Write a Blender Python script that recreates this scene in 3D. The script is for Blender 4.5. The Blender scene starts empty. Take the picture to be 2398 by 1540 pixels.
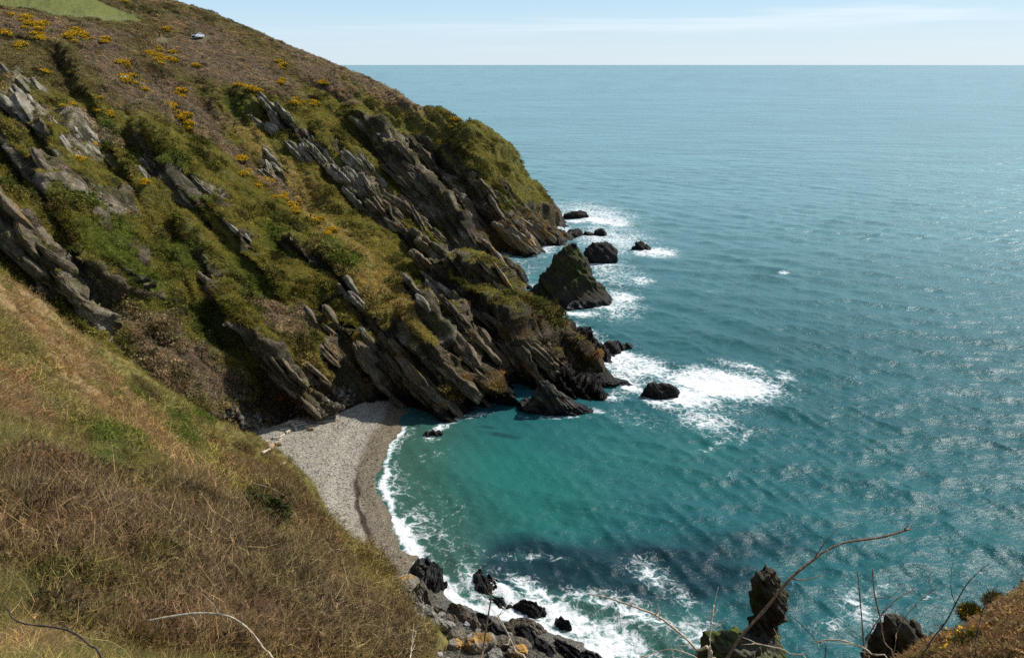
import bpy, bmesh, math, random
import numpy as np
from mathutils import Vector, Matrix
random.seed(7); RNG = np.random.default_rng(11)
R = math.radians
# ------------------------------------------------------------------ camera
FPX, CX, CY = 1882.0, 1199.0, 770.0
HCAM = 50.0
PITCH = math.atan(620.0 / FPX)
SP, CP = math.sin(PITCH), math.cos(PITCH)
def ray(px, py):
    x = (px - CX) / FPX; y = (CY - py) / FPX
    return x, CP + y * SP, y * CP - SP          # X, Y, Z per unit of depth
def P(px, py, t):
    x, f, u = ray(px, py)
    return (x * t, f * t, HCAM + u * t)
def W(px, py, z=0.0):
    x, f, u = ray(px, py)
    t = (z - HCAM) / u
    return (x * t, f * t, z)
def proj(X, Y, Z):
    dz = Z - HCAM
    t = Y * CP - dz * SP
    v = Y * SP + dz * CP
    t = np.where(t < .05, .05, t)
    return CX + FPX * X / t, CY - FPX * v / t
# ------------------------------------------------------------------ noise
def _h(ix, iy, iz, s):
    n = (ix.astype(np.int64) * 374761393 + iy.astype(np.int64) * 668265263 + iz.astype(np.int64) * 2147483647 + s * 974711) & 0x7fffffff
    n = (n ^ (n >> 13)) * 1274126177 & 0x7fffffff
    n = (n ^ (n >> 16)) & 0xffff
    return (n / 32767.5 - 1.0).astype(np.float32)
def n2(x, y, s=0):
    x = np.asarray(x, dtype=np.float64); y = np.asarray(y, dtype=np.float64)
    ix = np.floor(x); iy = np.floor(y); fx = (x - ix).astype(np.float32); fy = (y - iy).astype(np.float32)
    ix = ix.astype(np.int64); iy = iy.astype(np.int64); z = np.zeros_like(ix)
    u = fx * fx * (3 - 2 * fx); v = fy * fy * (3 - 2 * fy)
    a = _h(ix, iy, z, s); b = _h(ix + 1, iy, z, s); c = _h(ix, iy + 1, z, s); d = _h(ix + 1, iy + 1, z, s)
    return (a + (b - a) * u) * (1 - v) + (c + (d - c) * u) * v
def n3(x, y, w, s=0):
    x = np.asarray(x, dtype=np.float64); y = np.asarray(y, dtype=np.float64); w = np.asarray(w, dtype=np.float64)
    ix = np.floor(x).astype(np.int64); iy = np.floor(y).astype(np.int64); iz = np.floor(w).astype(np.int64)
    fx = (x - ix).astype(np.float32); fy = (y - iy).astype(np.float32); fz = (w - iz).astype(np.float32)
    u = fx * fx * (3 - 2 * fx); v = fy * fy * (3 - 2 * fy); q = fz * fz * (3 - 2 * fz)
    r = 0
    for k in (0, 1):
        a = _h(ix, iy, iz + k, s); b = _h(ix + 1, iy, iz + k, s); c = _h(ix, iy + 1, iz + k, s); d = _h(ix + 1, iy + 1, iz + k, s)
        e = (a + (b - a) * u) * (1 - v) + (c + (d - c) * u) * v
        r = r + e * (q if k else 1 - q)
    return r
def fbm(x, y, s=0, o=4, g=.5):
    r = 0; a = 1; t = 0
    for k in range(o):
        r = r + a * n2(x * 2 ** k + 13.1 * k, y * 2 ** k - 7.7 * k, s + k); t += a; a *= g
    return r / t
def fbm3(x, y, z, s=0, o=3, g=.5):
    r = 0; a = 1; t = 0
    for k in range(o):
        r = r + a * n3(x * 2 ** k + 3.1 * k, y * 2 ** k - 7.7 * k, z * 2 ** k + 1.3 * k, s + k); t += a; a *= g
    return r / t
def sst(x, a, b):
    t = np.clip((x - a) / (b - a), 0, 1)
    return t * t * (3 - 2 * t)
# ------------------------------------------------------------------ scene helpers
C = bpy.context.scene.collection
def tag(o, label=None, cat=None, group=None, kind=None):
    if label: o['label'] = label
    if cat: o['category'] = cat
    if group: o['group'] = group
    if kind: o['kind'] = kind
    return o
def mesh_np(name, V, F, mat=None, smooth=True, attrs=None, link=True, parent=None):
    V = np.ascontiguousarray(V, dtype=np.float32); me = bpy.data.meshes.new(name)
    F = np.ascontiguousarray(F, dtype=np.int32); n, k = F.shape
    me.vertices.add(len(V)); me.vertices.foreach_set('co', V.ravel())
    me.loops.add(n * k); me.loops.foreach_set('vertex_index', F.ravel())
    me.polygons.add(n); me.polygons.foreach_set('loop_start', np.arange(0, n * k, k, dtype=np.int32))
    me.polygons.foreach_set('use_smooth', np.full(n, smooth, dtype=bool))
    for an, av in (attrs or {}).items():
        av = np.asarray(av, dtype=np.float32)
        if av.ndim == 2:
            a = me.attributes.new(an, 'FLOAT_COLOR', 'POINT')
            if av.shape[1] == 3: av = np.concatenate([av, np.ones((len(av), 1), np.float32)], 1)
            a.data.foreach_set('color', av.ravel())
        else:
            a = me.attributes.new(an, 'FLOAT', 'POINT'); a.data.foreach_set('value', av)
    me.update(calc_edges=True)
    if mat: me.materials.append(mat)
    o = bpy.data.objects.new(name, me)
    if link: C.objects.link(o)
    if parent: o.parent = parent
    return o
def empty(name, loc=(0, 0, 0), rz=0):
    o = bpy.data.objects.new(name, None); C.objects.link(o); o.location = loc; o.rotation_euler = (0, 0, rz)
    return o
def bm_obj(name, bm, mat=None, parent=None, smooth=False):
    me = bpy.data.meshes.new(name)
    for f in bm.faces: f.smooth = smooth
    bm.to_mesh(me); bm.free()
    if mat: me.materials.append(mat)
    o = bpy.data.objects.new(name, me); C.objects.link(o)
    if parent: o.parent = parent
    return o
# ------------------------------------------------------------------ node helpers
def new_mat(name):
    m = bpy.data.materials.new(name); m.use_nodes = True
    nt = m.node_tree; nt.nodes.clear()
    return m, nt
def nd(nt, typ, **kw):
    n = nt.nodes.new(typ)
    for k, v in kw.items():
        if k.startswith('i_'):
            n.inputs[k[2:].replace('_', ' ')].default_value = v
        else:
            setattr(n, k, v)
    return n
def ramp(nt, stops, fac=None, interp='LINEAR'):
    n = nt.nodes.new('ShaderNodeValToRGB'); cr = n.color_ramp; cr.interpolation = interp
    while len(cr.elements) > 1: cr.elements.remove(cr.elements[0])
    cr.elements[0].position = stops[0][0]; cr.elements[0].color = stops[0][1] if len(stops[0][1]) == 4 else (*stops[0][1], 1)
    for p, c in stops[1:]:
        e = cr.elements.new(p); e.color = c if len(c) == 4 else (*c, 1)
    if fac is not None: nt.links.new(fac, n.inputs[0])
    return n
def mix(nt, fac, a, b, mode='MIX'):
    n = nt.nodes.new('ShaderNodeMix'); n.data_type = 'RGBA'; n.blend_type = mode
    for sock, v in ((0, fac), (6, a), (7, b)):
        if hasattr(v, 'default_value') or hasattr(v, 'links'): nt.links.new(v, n.inputs[sock])
        else: n.inputs[sock].default_value = v if sock == 0 or len(v) == 4 else (*v, 1)
    return n.outputs[2]
def mth(nt, op, a, b=None, clamp=False):
    n = nt.nodes.new('ShaderNodeMath'); n.operation = op; n.use_clamp = clamp
    for i, v in ((0, a), (1, b)):
        if v is None: continue
        if hasattr(v, 'links'): nt.links.new(v, n.inputs[i])
        else: n.inputs[i].default_value = v
    return n.outputs[0]
# ================================================================== TERRAIN
def tps_fit(pts):
    p = np.array(pts, dtype=np.float64); xy = p[:, :2] / 100.0; z = p[:, 2]
    d2 = ((xy[:, None] - xy[None]) ** 2).sum(-1)
    K = np.where(d2 > 0, d2 * np.log(np.maximum(d2, 1e-12)), 0) * .5
    n = len(p); K += np.eye(n) * 2e-4
    Pm = np.c_[np.ones(n), xy]
    A = np.block([[K, Pm], [Pm.T, np.zeros((3, 3))]])
    w = np.linalg.solve(A, np.r_[z, 0, 0, 0])
    return xy, w
def tps_eval(fit, X, Y):
    xy, w = fit; shp = X.shape; x = X.ravel() / 100.0; y = Y.ravel() / 100.0
    out = w[-3] + w[-2] * x + w[-1] * y
    for i in range(len(xy)):
        d2 = (x - xy[i, 0]) ** 2 + (y - xy[i, 1]) ** 2
        out = out + w[i] * .5 * d2 * np.log(np.maximum(d2, 1e-12))
    return out.reshape(shp)
class Lut:
    def __init__(s, fit, x0, x1, y0, y1, st):
        s.x0, s.y0, s.st = x0, y0, st
        s.nx = int((x1 - x0) / st) + 1; s.ny = int((y1 - y0) / st) + 1
        gx, gy = np.meshgrid(x0 + np.arange(s.nx) * st, y0 + np.arange(s.ny) * st)
        s.g = tps_eval(fit, gx, gy)
    def __call__(s, X, Y):
        u = np.clip((X - s.x0) / s.st, 0, s.nx - 1.001); v = np.clip((Y - s.y0) / s.st, 0, s.ny - 1.001)
        i = u.astype(int); j = v.astype(int); u = u - i; v = v - j
        g = s.g
        return (g[j, i] * (1 - u) + g[j, i + 1] * u) * (1 - v) + (g[j + 1, i] * (1 - u) + g[j + 1, i + 1] * u) * v

main_px = [
 # skyline
 (-300,-150,250),(0,-60,285),(270,-12,292),(400,15,300),(510,75,300),(600,82,310),(700,120,325),(800,160,330),(900,215,318),(965,250,298),(1030,262,275),(1095,280,258),
 # headland silhouette
 (1120,300,255),(1160,345,252),(1200,400,249),(1240,470,245),(1290,515,241),
 # headland face
 (900,292,262),(890,360,266),(960,400,262),(1020,480,247),(1040,330,266),(1110,390,244),(1010,276,273),(940,252,281),(1160,490,235),(1110,560,222),(1250,590,222),(1190,560,226),
 # ridge 2
 (845,238,226),(870,330,215),(960,430,205),(1060,530,198),(1120,620,193),
 (1432,890,133.2),(1380,912,129.8),(1300,908,130.5),
 (1100,660,180),(1000,560,188),(900,480,195),(800,380,200),(700,300,207),(620,230,215),(700,200,245),(770,190,285),(850,220,285),(790,270,225),
 # grassy slope above the bay
 (700,500,170),(820,600,157),(900,650,152),(960,740,144),(980,640,158),(600,400,182),(500,300,198),(420,240,212),(330,130,235),
 (700,580,155),(850,700,143),(930,780,134),(1120,690,149),(1200,730,145),(1160,860,131),(1080,900,125),
 (780,760,136),(840,850,127),(905,800,127),(960,840,124),
 # ridge 5 and gully
 (550,700,124),(560,770,120),(640,850,117),(700,780,126),(760,880,121),(640,700,132),
 (600,900,112),(500,820,110),(400,800,108),(300,830,105),(550,990,110),(480,930,105),(400,900,101),
 (230,780,103),(200,700,106),(100,680,102),(0,640,98),(0,560,104),(0,450,111),(0,300,124),(0,180,140),(0,100,170),(0,40,205),(-150,300,118),(-150,600,92),(-150,100,165),(-250,0,220),
 (150,560,112),(150,400,127),(150,250,146),(150,130,185),(300,700,116),(300,560,127),(300,400,143),(300,250,168),(300,130,215),(300,50,255),
 (450,650,126),(450,520,138),(450,400,152),(450,250,188),(450,150,240),(465,87,283),(375,88,270),(150,50,225),
 (600,600,141),(600,500,155),(600,200,240),(600,120,290),(700,150,305),
]
main_w = [(-230,420,78),(-140,430,62),(-80,420,30),(-50,400,2),(-20,345,-6),(5,305,-9),(25,270,-9),(38,230,-9),(30,205,-7),(30,150,-8),(29,122,-9),
          (25,185,-8),(15,160,-6),(10,174,-5),(0,118,-4),(8,112,-6),(-18,114,-2.5),(-20,100,-4),(-28,104,-1.5),(-35,95,-1.5),(-10,100,-6),(-45,85,-1),(-60,75,3),(-30,70,-6),(0,60,-12),(20,80,-12),(-90,80,20),(-120,90,36),
          (-300,500,85),(-300,200,80),(-250,100,70),(-200,50,60),(60,400,-20),(80,200,-20),(60,50,-20),(-120,20,30),(-60,20,0),(14,200,-3),(22,222,-4),(-16,111,-3)]
main_pts = [P(*q) for q in main_px] + main_w
near_px = [(0,1540,5.5),(200,1540,6.5),(400,1540,7.5),(600,1540,9),(800,1540,13),(950,1540,19),
 (0,1300,9.5),(300,1300,13),(600,1300,20),(800,1350,33),(900,1450,34),
 (0,1100,16),(300,1100,24),(500,1150,34),(650,1200,45),(750,1250,55),(820,1330,54),
 (0,900,27),(200,950,36),(400,1020,52),(550,1080,64),(700,1150,68),(770,1220,66),
 (0,760,38),(150,800,52),(300,900,64),(-300,900,27),(-300,1300,9),(-300,700,45),(-300,1540,5.5),
 (2398,1540,5.6),(2250,1540,6)]
near_sil = [(-200,560,46),(0,645,52),(100,700,58),(200,785,63),(260,812,67),(330,855,72),(400,925,76),(495,1000,79),(570,1058,80),(685,1135,80),(775,1225,76),(812,1305,68),(852,1375,58),(915,1430,48),(985,1495,39),(1045,1560,30),
 (2500,1350,8.5),(2398,1408,8),(2250,1478,7.6),(2130,1540,7),(1950,1610,6.4)]
near_pts = [P(*q) for q in near_px]
for px, py, t in near_sil:
    near_pts.append(P(px, py, t))
    a = P(px, py, t * 1.13); near_pts.append((a[0], a[1], a[2] - .055 * t))
    a = P(px, py, t * 1.32); near_pts.append((a[0], a[1], a[2] - .22 * t))
near_pts += [(0,0,48.4),(-3,0,48.6),(4,0,48.3),(0,-8,50),(-12,-8,53),(12,-8,48),(0,-40,56),(-40,-40,66),(40,-40,54),(0,3,46.7),(0,6,43.2),(0.5,12,36),(0,20,28),(2,30,20),(4,45,7),(0,60,-4),(12,60,-8),
             (20,42,0),(26,26,14),(14,16,31),(20,14,32),(9,25,26.6),(14.5,25,26.5),(9,31,19),(12,9,43),(18,6,43),(30,0,42),(40,20,20),(50,50,-10),(-30,0,52),(-60,0,64),(-60,60,38),(-100,60,50),(-8,60,4),
             (-40,80,4),(-10,90,-12),(-30,100,-12),(-60,100,-5),(20,100,-20),(0,140,-30),(-60,140,-25),(60,140,-40),(-120,140,-10),(-100,100,20)]
FIT_M = tps_fit(main_pts); FIT_N = tps_fit(near_pts)
LUT_M = Lut(FIT_M, -330, 90, 40, 470, 1.0)
LUT_NA = Lut(FIT_N, -120, 80, -60, 150, 1.0); LUT_NB = Lut(FIT_N, -16, 16, -6, 24, .25)
# fins: crest pixels with depth, extra height, near-side width, far-side width
FINS = [
 ([(1060,375,248),(1110,385,243),(1160,480,236),(1205,580,226),(1240,610,218)], 2.2, 3.0, 8),
 ([(845,240,226),(870,330,215),(960,430,205),(1060,530,198),(1120,620,193),(1190,655,191),(1250,668,191)], 5, 5.0, 4),
 ([(600,255,213),(660,300,208),(740,350,203),(800,430,197),(850,500,192),(930,570,187),(1010,640,181),(1090,700,176)], 3.0, 3.5, 8),
 ([(1038,655,155),(1117,685,151),(1187,722,147),(1226,748,144),(1300,810,140),(1380,858,136),(1475,905,132)], 5.0, 2.6, 4),
 ([(968,615,160),(1031,658,153),(1066,712,147),(1120,775,141),(1190,845,136),(1240,900,131),(1280,925,129)], 4.2, 2.6, 6),
 ([(1000,785,138),(1040,795,135),(1100,865,129),(1140,915,126),(1185,955,123)], 4.2, 2.6, 5),
 ([(900,800,127),(940,812,125),(1000,885,122),(1040,940,120),(1065,975,119)], 5.0, 2.2, 7),
 ([(640,545,153),(700,572,150),(790,632,146),(850,712,140),(900,795,129)], 2.6, 2.2, 9),
 ([(545,690,125),(570,785,119.5),(640,862,116.5),(700,905,116),(800,965,118)], 3.6, 2.6, 11),
 ([(320,262,160),(360,335,150),(440,405,143),(540,505,137),(600,575,133),(700,670,130),(760,720,131)], 3.2, 2.4, 9),
 ([(-60,300,124),(20,360,120),(90,460,115),(150,570,111),(235,655,107),(310,735,107)], 3.6, 2.6, 9),
 ([(-60,470,106),(20,540,104),(100,615,103),(190,690,102),(240,735,102)], 3.8, 2.6, 9),
 ([(150,120,190),(190,210,168),(250,320,150),(330,470,139),(400,600,128)], 2.8, 2.5, 9),
 ([(-50,200,136),(40,260,132),(110,350,127),(180,450,121)], 2.5, 2.0, 7),
 ([(420,560,136),(500,640,131),(570,700,128)], 2.5, 1.8, 6),
]
FW = []
for pts, H, w0, w1 in FINS:
    FW.append((np.array([P(*q)[:2] for q in pts]), H * 1.18, w0 * .85, w1))
def polyline_sd(X, Y, pl):
    """distance to an open polyline, sign (left of the direction of travel > 0), arc position 0..1"""
    best = np.full(X.shape, 1e9); sg = np.zeros(X.shape); arc = np.zeros(X.shape)
    L = np.r_[0, np.cumsum(np.hypot(*(np.diff(pl, axis=0).T)))]
    for i in range(len(pl) - 1):
        a, b = pl[i], pl[i + 1]; d = b - a; l2 = (d ** 2).sum()
        t = np.clip(((X - a[0]) * d[0] + (Y - a[1]) * d[1]) / l2, 0, 1)
        dx = X - a[0] - t * d[0]; dy = Y - a[1] - t * d[1]; dd = dx * dx + dy * dy
        m = dd < best
        cr = d[0] * dy - d[1] * dx
        best = np.where(m, dd, best); sg = np.where(m, np.sign(cr), sg); arc = np.where(m, (L[i] + t * (L[i + 1] - L[i])) / L[-1], arc)
    return np.sqrt(best), sg, arc
def inside(X, Y, poly):
    r = np.zeros(X.shape, bool); n = len(poly)
    for i in range(n):
        x0, y0 = poly[i]; x1, y1 = poly[(i + 1) % n]
        if y0 == y1: continue
        c = ((y0 > Y) != (y1 > Y)) & (X < (x1 - x0) * (Y - y0) / (y1 - y0) + x0)
        r ^= c
    return r
SHORE = [W(*q)[:2] for q in [(950,960),(930,1010),(905,1034),(893,1085),(886,1150),(910,1220),(945,1285),(985,1350),(1060,1420),(1160,1450),(1260,1480),(1400,1530)]] + [(12,48),(30,40)]
SHORE_IN = SHORE + [(30,-20),(-80,-20),(-80,140),(-18,135)]
SHORE_A = np.array(SHORE)
def shore_sd(X, Y):
    d, _, _ = polyline_sd(X, Y, SHORE_A)
    return np.where(inside(X, Y, SHORE_IN), d, -d)
BED = np.array([.787, .23, .574])
def sharp1(b, s, k=.75):
    """random plateaus along the bedding coordinate with sharp risers"""
    i = np.floor(b); f = b - i
    z = np.zeros_like(i)
    a = _h(i.astype(np.int64), z.astype(np.int64), z.astype(np.int64), s); c = _h(i.astype(np.int64) + 1, z.astype(np.int64), z.astype(np.int64), s)
    return a + (c - a) * sst(f, k, 1.0)
def terrain(X, Y):
    """-> xyz, masks"""
    wx = 2.2 * fbm(X / 14, Y / 14, 50, 3); wy = 2.2 * fbm(X / 14, Y / 14, 60, 3)
    far = sst(np.hypot(X, Y), 60, 90)
    Xw, Yw = X + wx * far, Y + wy * far
    zm = LUT_M(Xw, Yw)
    zm = np.where(Y < 45, -20, zm)
    fin = np.zeros(X.shape)
    for pl, H, w0, w1 in FW:
        m = (X > pl[:, 0].min() - 30) & (X < pl[:, 0].max() + 30) & (Y > pl[:, 1].min() - 30) & (Y < pl[:, 1].max() + 30)
        if not m.any(): continue
        d, s, a = polyline_sd(Xw[m], Yw[m], pl)
        end = sst(a, -.0, .18) * 1.0 * (1 - .75 * sst(a, .82, 1.0))
        prof = np.where(s < 0, 1 - sst(d, 0, w0) * 1.25 + .25 * sst(d, w0, w0 * 3), np.exp(-(d / w1) ** 1.5))
        far_cut = 1 - sst(d, w1 * 1.2, w1 * 3)
        # past either end of the crest the fin dies away
        fin[m] += H * end * prof * far_cut * np.where((a <= 0), np.exp(-(d / 4) ** 2), 1)
    zm = zm + fin - 4.5 * np.exp(-((X - 6) / 13) ** 2 - ((Y - 252) / 20) ** 2) - 4.2 * np.exp(-(((X - 9) * .8 - (Y - 132) * .6) / 16) ** 2 - (((X - 9) * .6 + (Y - 132) * .8) / 9) ** 2)
    near_l = (np.abs(X) < 15.5) & (Y > -5.5) & (Y < 23.5)
    zn = np.where(near_l, LUT_NB(X, Y), LUT_NA(X, Y))
    zn = np.where((Y > 130) | (X > 75), -40, zn)
    sd = shore_sd(X, Y)
    zb = np.where(sd > 0, 3.4 * (1 - np.exp(-sd / 22)) + .25 * sst(sd, 5, 6.5), sd * .16)
    zb = np.where((Y > 128) | (X > 22), -9, zb)
    isn = zn > zm
    z = np.where(isn, zn, zm)
    beach = (zb > z)
    bm_ = sst(zb - z, -.5, .4)
    z = np.maximum(z, zb)
    return z, isn & ~beach, beach, bm_, sd, fin
def build_grid(az, rr):
    A, Rr = np.meshgrid(az, rr)
    X = Rr * np.sin(A); Y = Rr * np.cos(A)
    return X, Y
FINE = globals().get('FINE', 1.0)
az = np.radians(np.r_[np.arange(-180, -75, 5), np.arange(-75, -42, 1.0), np.arange(-42, 42, .062 / FINE), np.arange(42, 75, 1.5), np.arange(75, 181, 5)])
def geo(a, b, q): return a * np.exp(np.arange(0, math.log(b / a), q))
rr = np.r_[geo(.5, 30, .011 / FINE), geo(30, 88, .006 / FINE), geo(88, 345, .0026 / FINE), geo(345, 620, .012)]
def adaptive(az, rr, nrow):
    # rows follow the profile of the land, so that steep faces get as many rows as gentle ones
    rc_ = geo(.5, 620, .0075); A, Rr = np.meshgrid(az, rc_)
    zc_ = terrain(Rr * np.sin(A), Rr * np.cos(A))[0]
    zc_ = np.maximum(zc_, -3)
    g_ = np.abs(np.gradient(zc_, axis=0) / np.gradient(Rr, axis=0))
    base = np.interp(rc_, [.5, 28, 32, 84, 92, 340, 360, 620], [1 / .011, 1 / .011, 1 / .006, 1 / .006, 1 / .0030, 1 / .0030, 1 / .012, 1 / .012])[:, None] / Rr
    den = base * np.sqrt(1 + np.minimum(1.7 * g_, 4) ** 2 * (Rr > 80)) * np.where((zc_ <= -2.9) & (Rr > 80), .12, 1)
    k = 15; ker = np.ones(k) / k
    den = np.apply_along_axis(lambda q: np.convolve(np.pad(q, k // 2, mode='edge'), ker, 'valid'), 1, den)
    den = np.apply_along_axis(lambda q: np.convolve(np.pad(q, 3, mode='edge'), np.ones(7) / 7, 'valid'), 0, den)
    cum = np.cumsum(den * np.gradient(Rr, axis=0), axis=0); cum = (cum - cum[0]) / (cum[-1] - cum[0])
    out_ = np.empty((nrow, len(az))); tt = np.linspace(0, 1, nrow)
    for j in range(len(az)): out_[:, j] = np.interp(tt, cum[:, j], rc_)
    A2 = np.broadcast_to(az, out_.shape)
    return out_ * np.sin(A2), out_ * np.cos(A2)
X, Y = adaptive(az, rr, int(1250 * FINE))
Z, isn, isb, bmask, sd, fin = terrain(X, Y)
ny, nx = X.shape
print('terrain grid', ny, nx)
# normal of the smooth surface
def normals(X, Y, Z):
    du = np.stack([np.gradient(q, axis=1) for q in (X, Y, Z)], -1); dv = np.stack([np.gradient(q, axis=0) for q in (X, Y, Z)], -1)
    n = np.cross(du, dv); n /= np.linalg.norm(n, axis=-1, keepdims=True) + 1e-9
    n *= np.where(n[..., 2:] < 0, -1, 1)
    return n
N = normals(X, Y, Z)
steep = 1 - N[..., 2]
PX, PY = proj(X, Y, Z)
rad = np.hypot(X, Y)
mainm = (~isn) & (~isb)
# rockiness: steep faces, low to the water, and the outcrops seen in the photograph (centre px, py, half length, half width, strength)
ROCKS = [(60,230,110,35,1),(185,330,110,38,1),(110,400,90,28,.8),(40,560,140,45,1),(140,640,130,38,1.1),(240,480,40,80,.3),(480,440,70,22,1.6),(435,460,30,14,1.2),(350,390,90,20,.9),(320,610,40,14,.9),(450,630,50,18,.7),(560,550,45,14,.8),
 (505,650,60,16,.8),(660,300,70,24,1.2),(640,400,60,26,1.2),(730,360,60,26,1),(830,410,90,36,1.3),(900,480,90,36,1.3),(950,550,90,36,1.2),(1030,610,90,40,1.2),(790,350,60,24,.8),(840,740,110,36,1.3),(780,790,100,40,1.1),(690,890,110,60,1.0),
 (970,900,130,75,1.5),(1000,720,90,36,1.2),(1080,740,110,40,1.2),(1150,800,150,70,1.3),(1250,850,180,80,1.4),(1100,860,110,50,1),(1000,430,150,70,.9),(1150,520,140,70,1.3),(1260,560,110,50,1.5),(880,290,60,26,.7),(1200,640,80,50,1.4),(250,760,70,26,.9),(1180,690,90,30,1.1),(960,370,120,60,1.4),(1040,450,120,80,1.3),(1100,520,100,60,1.3),(890,310,60,30,1.2)]
def blob(PX, PY, x, y, a, b, ang=42):
    c, s = math.cos(R(ang)), math.sin(R(ang))
    u = (PX - x) * c + (PY - y) * s; v = -(PX - x) * s + (PY - y) * c
    return np.exp(-((u / a) ** 2 + (v / b) ** 2))
rk = np.zeros(X.shape)
for x, y, a, b, s in ROCKS: rk = np.maximum(rk, s * blob(PX, PY, x, y, a, b))
brk = fbm3(X / 5, Y / 5, Z / 5, 70, 4)
bq = X * BED[0] + Y * BED[1] + Z * BED[2] + 1.5 * fbm3(X / 12, Y / 12, Z / 12, 75, 2); alq = X * .6 - Y * .5 - Z * .62
brk = .5 * brk + .9 * fbm(bq / 2.4, alq / 11, 76, 4)
rocky = np.clip(rk * 1.15 + (steep - .36) * 1.6 + .75 * brk - .24 + 1.0 * sst(-Z, -10, -3), 0, 1)
rocky = np.where(mainm, rocky, 0) * sst(rad, 60, 90)
rocky *= 1 - .9 * blob(PX, PY, 450, 860, 190, 110, 30)
rocky *= 1 - .8 * sst(Z, 44, 52)
rocky = sst(rocky, .12, .5)
# bedding displacement along the normal
b = X * BED[0] + Y * BED[1] + Z * BED[2] + 1.2 * fbm3(X / 9, Y / 9, Z / 9, 80, 3) + .25 * fbm3(X / 1.6, Y / 1.6, Z / 1.6, 85, 2)
jq = -X * .5 + Y * .75 + Z * .43 + .8 * fbm3(X / 6, Y / 6, Z / 6, 87, 2); jr = X * .25 + Y * .55 - Z * .8 + .6 * fbm3(X / 5, Y / 5, Z / 5, 88, 2)
cross_ = fbm3(X / 6, Y / 6, Z / 6, 90, 3)
D = 1.25 * sharp1(b / 2.7, 1) * (1 + .8 * cross_) + .8 * sharp1(b / 1.05 + 3, 2, .6) * (1 + 1.0 * fbm3(X / 3, Y / 3, Z / 3, 91, 2)) + .38 * sharp1(b / .45, 3, .5) * (1 + fbm3(X / 2, Y / 2, Z / 2, 94, 2)) + .28 * fbm3(X / 2.6, Y / 2.6, Z / 2.6, 93, 4, .6) + .22 * sharp1(jq / 3.1, 5, .8) + .14 * sharp1(jq / 1.1 + 7, 6, .7) + .12 * sharp1(jr / 1.7, 7, .7) + .9 * fbm(b / 1.5, alq / 9, 99, 3) - .55 * np.abs(fbm(b / 3.0, alq / 5, 95, 3)) + .5 * fbm(b / .55, alq / 3.5, 96, 3)
veg = (1 - rocky)
Dv = .75 * fbm3(X / 5.5, Y / 5.5, Z / 5.5, 100, 3) + .3 * fbm3(X / 1.3, Y / 1.3, Z / 1.3, 101, 3)
mid = sst(rad, 70, 110)
lowk = sst(Z, -3, 4)
amp = mainm * mid
upl = 1 - .75 * sst(Z, 40, 52)
rg1 = 1 - 2.4 * np.abs(fbm(bq / 9, alq / 36, 97, 3)); rg2 = 1 - 2.4 * np.abs(fbm(bq / 3.6, alq / 13, 98, 3))
uplg = 1 - .85 * sst(Z, 36, 50)
D = D + .9 * (rg2 - .4)
disp = amp * (2.0 * (rg1 - .45) * uplg * (1 - .6 * sst(-Z, -4, 0)) + .8 * (rg2 - .45) * uplg * veg + rocky * D * 1.4 + (.36 * D * upl + .55 * Dv) * veg)
disp = np.where(isb & (rad > 50), 0, disp)
# near slope: tussocks
nn = np.where(isn, 1.0, 0)
disp += nn * (.55 * fbm(X / 2.6, Y / 2.6, 110, 3) * sst(rad, 4, 20) - .55 * sst(rad, 35, 60) + .8 * fbm(X / 9, Y / 9, 111, 3) * sst(rad, 15, 45) + .10 * fbm(X / .7, Y / .7, 112, 2) * sst(rad, 2, 10))
disp += np.where(isb, .05 * fbm(X / 1.2, Y / 1.2, 120, 3) + .12 * fbm(X / 5, Y / 5, 121, 2), 0)
disp *= (1 - .85 * bmask * mainm)
disp = disp
TX = X + N[..., 0] * disp; TY = Y + N[..., 1] * disp; TZ = Z + N[..., 2] * disp

NT = normals(TX, TY, TZ)
# ================================================================== BIOMES
def lerp(a, b, w): return a + (np.asarray(b) - a) * w[..., None]
def addb(lst, ang=42):
    r = np.zeros(X.shape, np.float32)
    for q in lst:
        x, y, a, b = q[:4]; g = q[4] if len(q) > 4 else ang
        r = np.maximum(r, blob(PX, PY, x, y, a, b, g))
    return r
na = fbm3(X / 12, Y / 12, Z / 12, 200, 4); nb = fbm3(X / 4, Y / 4, Z / 4, 210, 4); nc = fbm3(X / 1.2, Y / 1.2, Z / 1.2, 220, 3)
nd1 = fbm3(X / 30, Y / 30, Z / 30, 230, 3)
# world-fixed regions of each kind of cover
BROWN = [(470,300,260,26),(640,440,130,20),(380,240,200,60,20),(520,150,200,60,15),(250,140,90,50,20),(60,60,160,30,5),(450,860,190,95,30),(350,780,120,40,40),(700,100,160,40,30),(620,180,120,40,30),(760,190,120,30,35),(720,740,50,26),(650,740,60,40),(210,300,60,30),(480,75,120,20,20),(180,75,180,25,5),(900,215,120,20,25),(960,245,60,14,25)]
LUSH = [(420,420,120,40),(280,600,150,60),(230,500,130,40),(500,740,70,50),(420,600,60,80,80),(180,470,80,30),(640,560,60,20),(330,370,80,24),(1030,520,60,20),(800,600,60,20),(260,300,90,24),(590,650,90,40),(590,970,60,25,30),(560,250,60,40)]
STRAW = [(900,690,160,60),(820,600,150,36),(700,480,160,26),(740,880,90,46),(640,380,160,30),(560,130,90,25,20),(760,200,90,20,30),(890,230,130,14,22),(560,90,60,10,15)]
brown = addb(BROWN) + .35 * nb; lush = addb(LUSH) + .4 * na + .2 * nb; straw = addb(STRAW) + .35 * nb
high = sst(Z + 6 * nd1 + 4 * nb, 40, 50)
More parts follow.
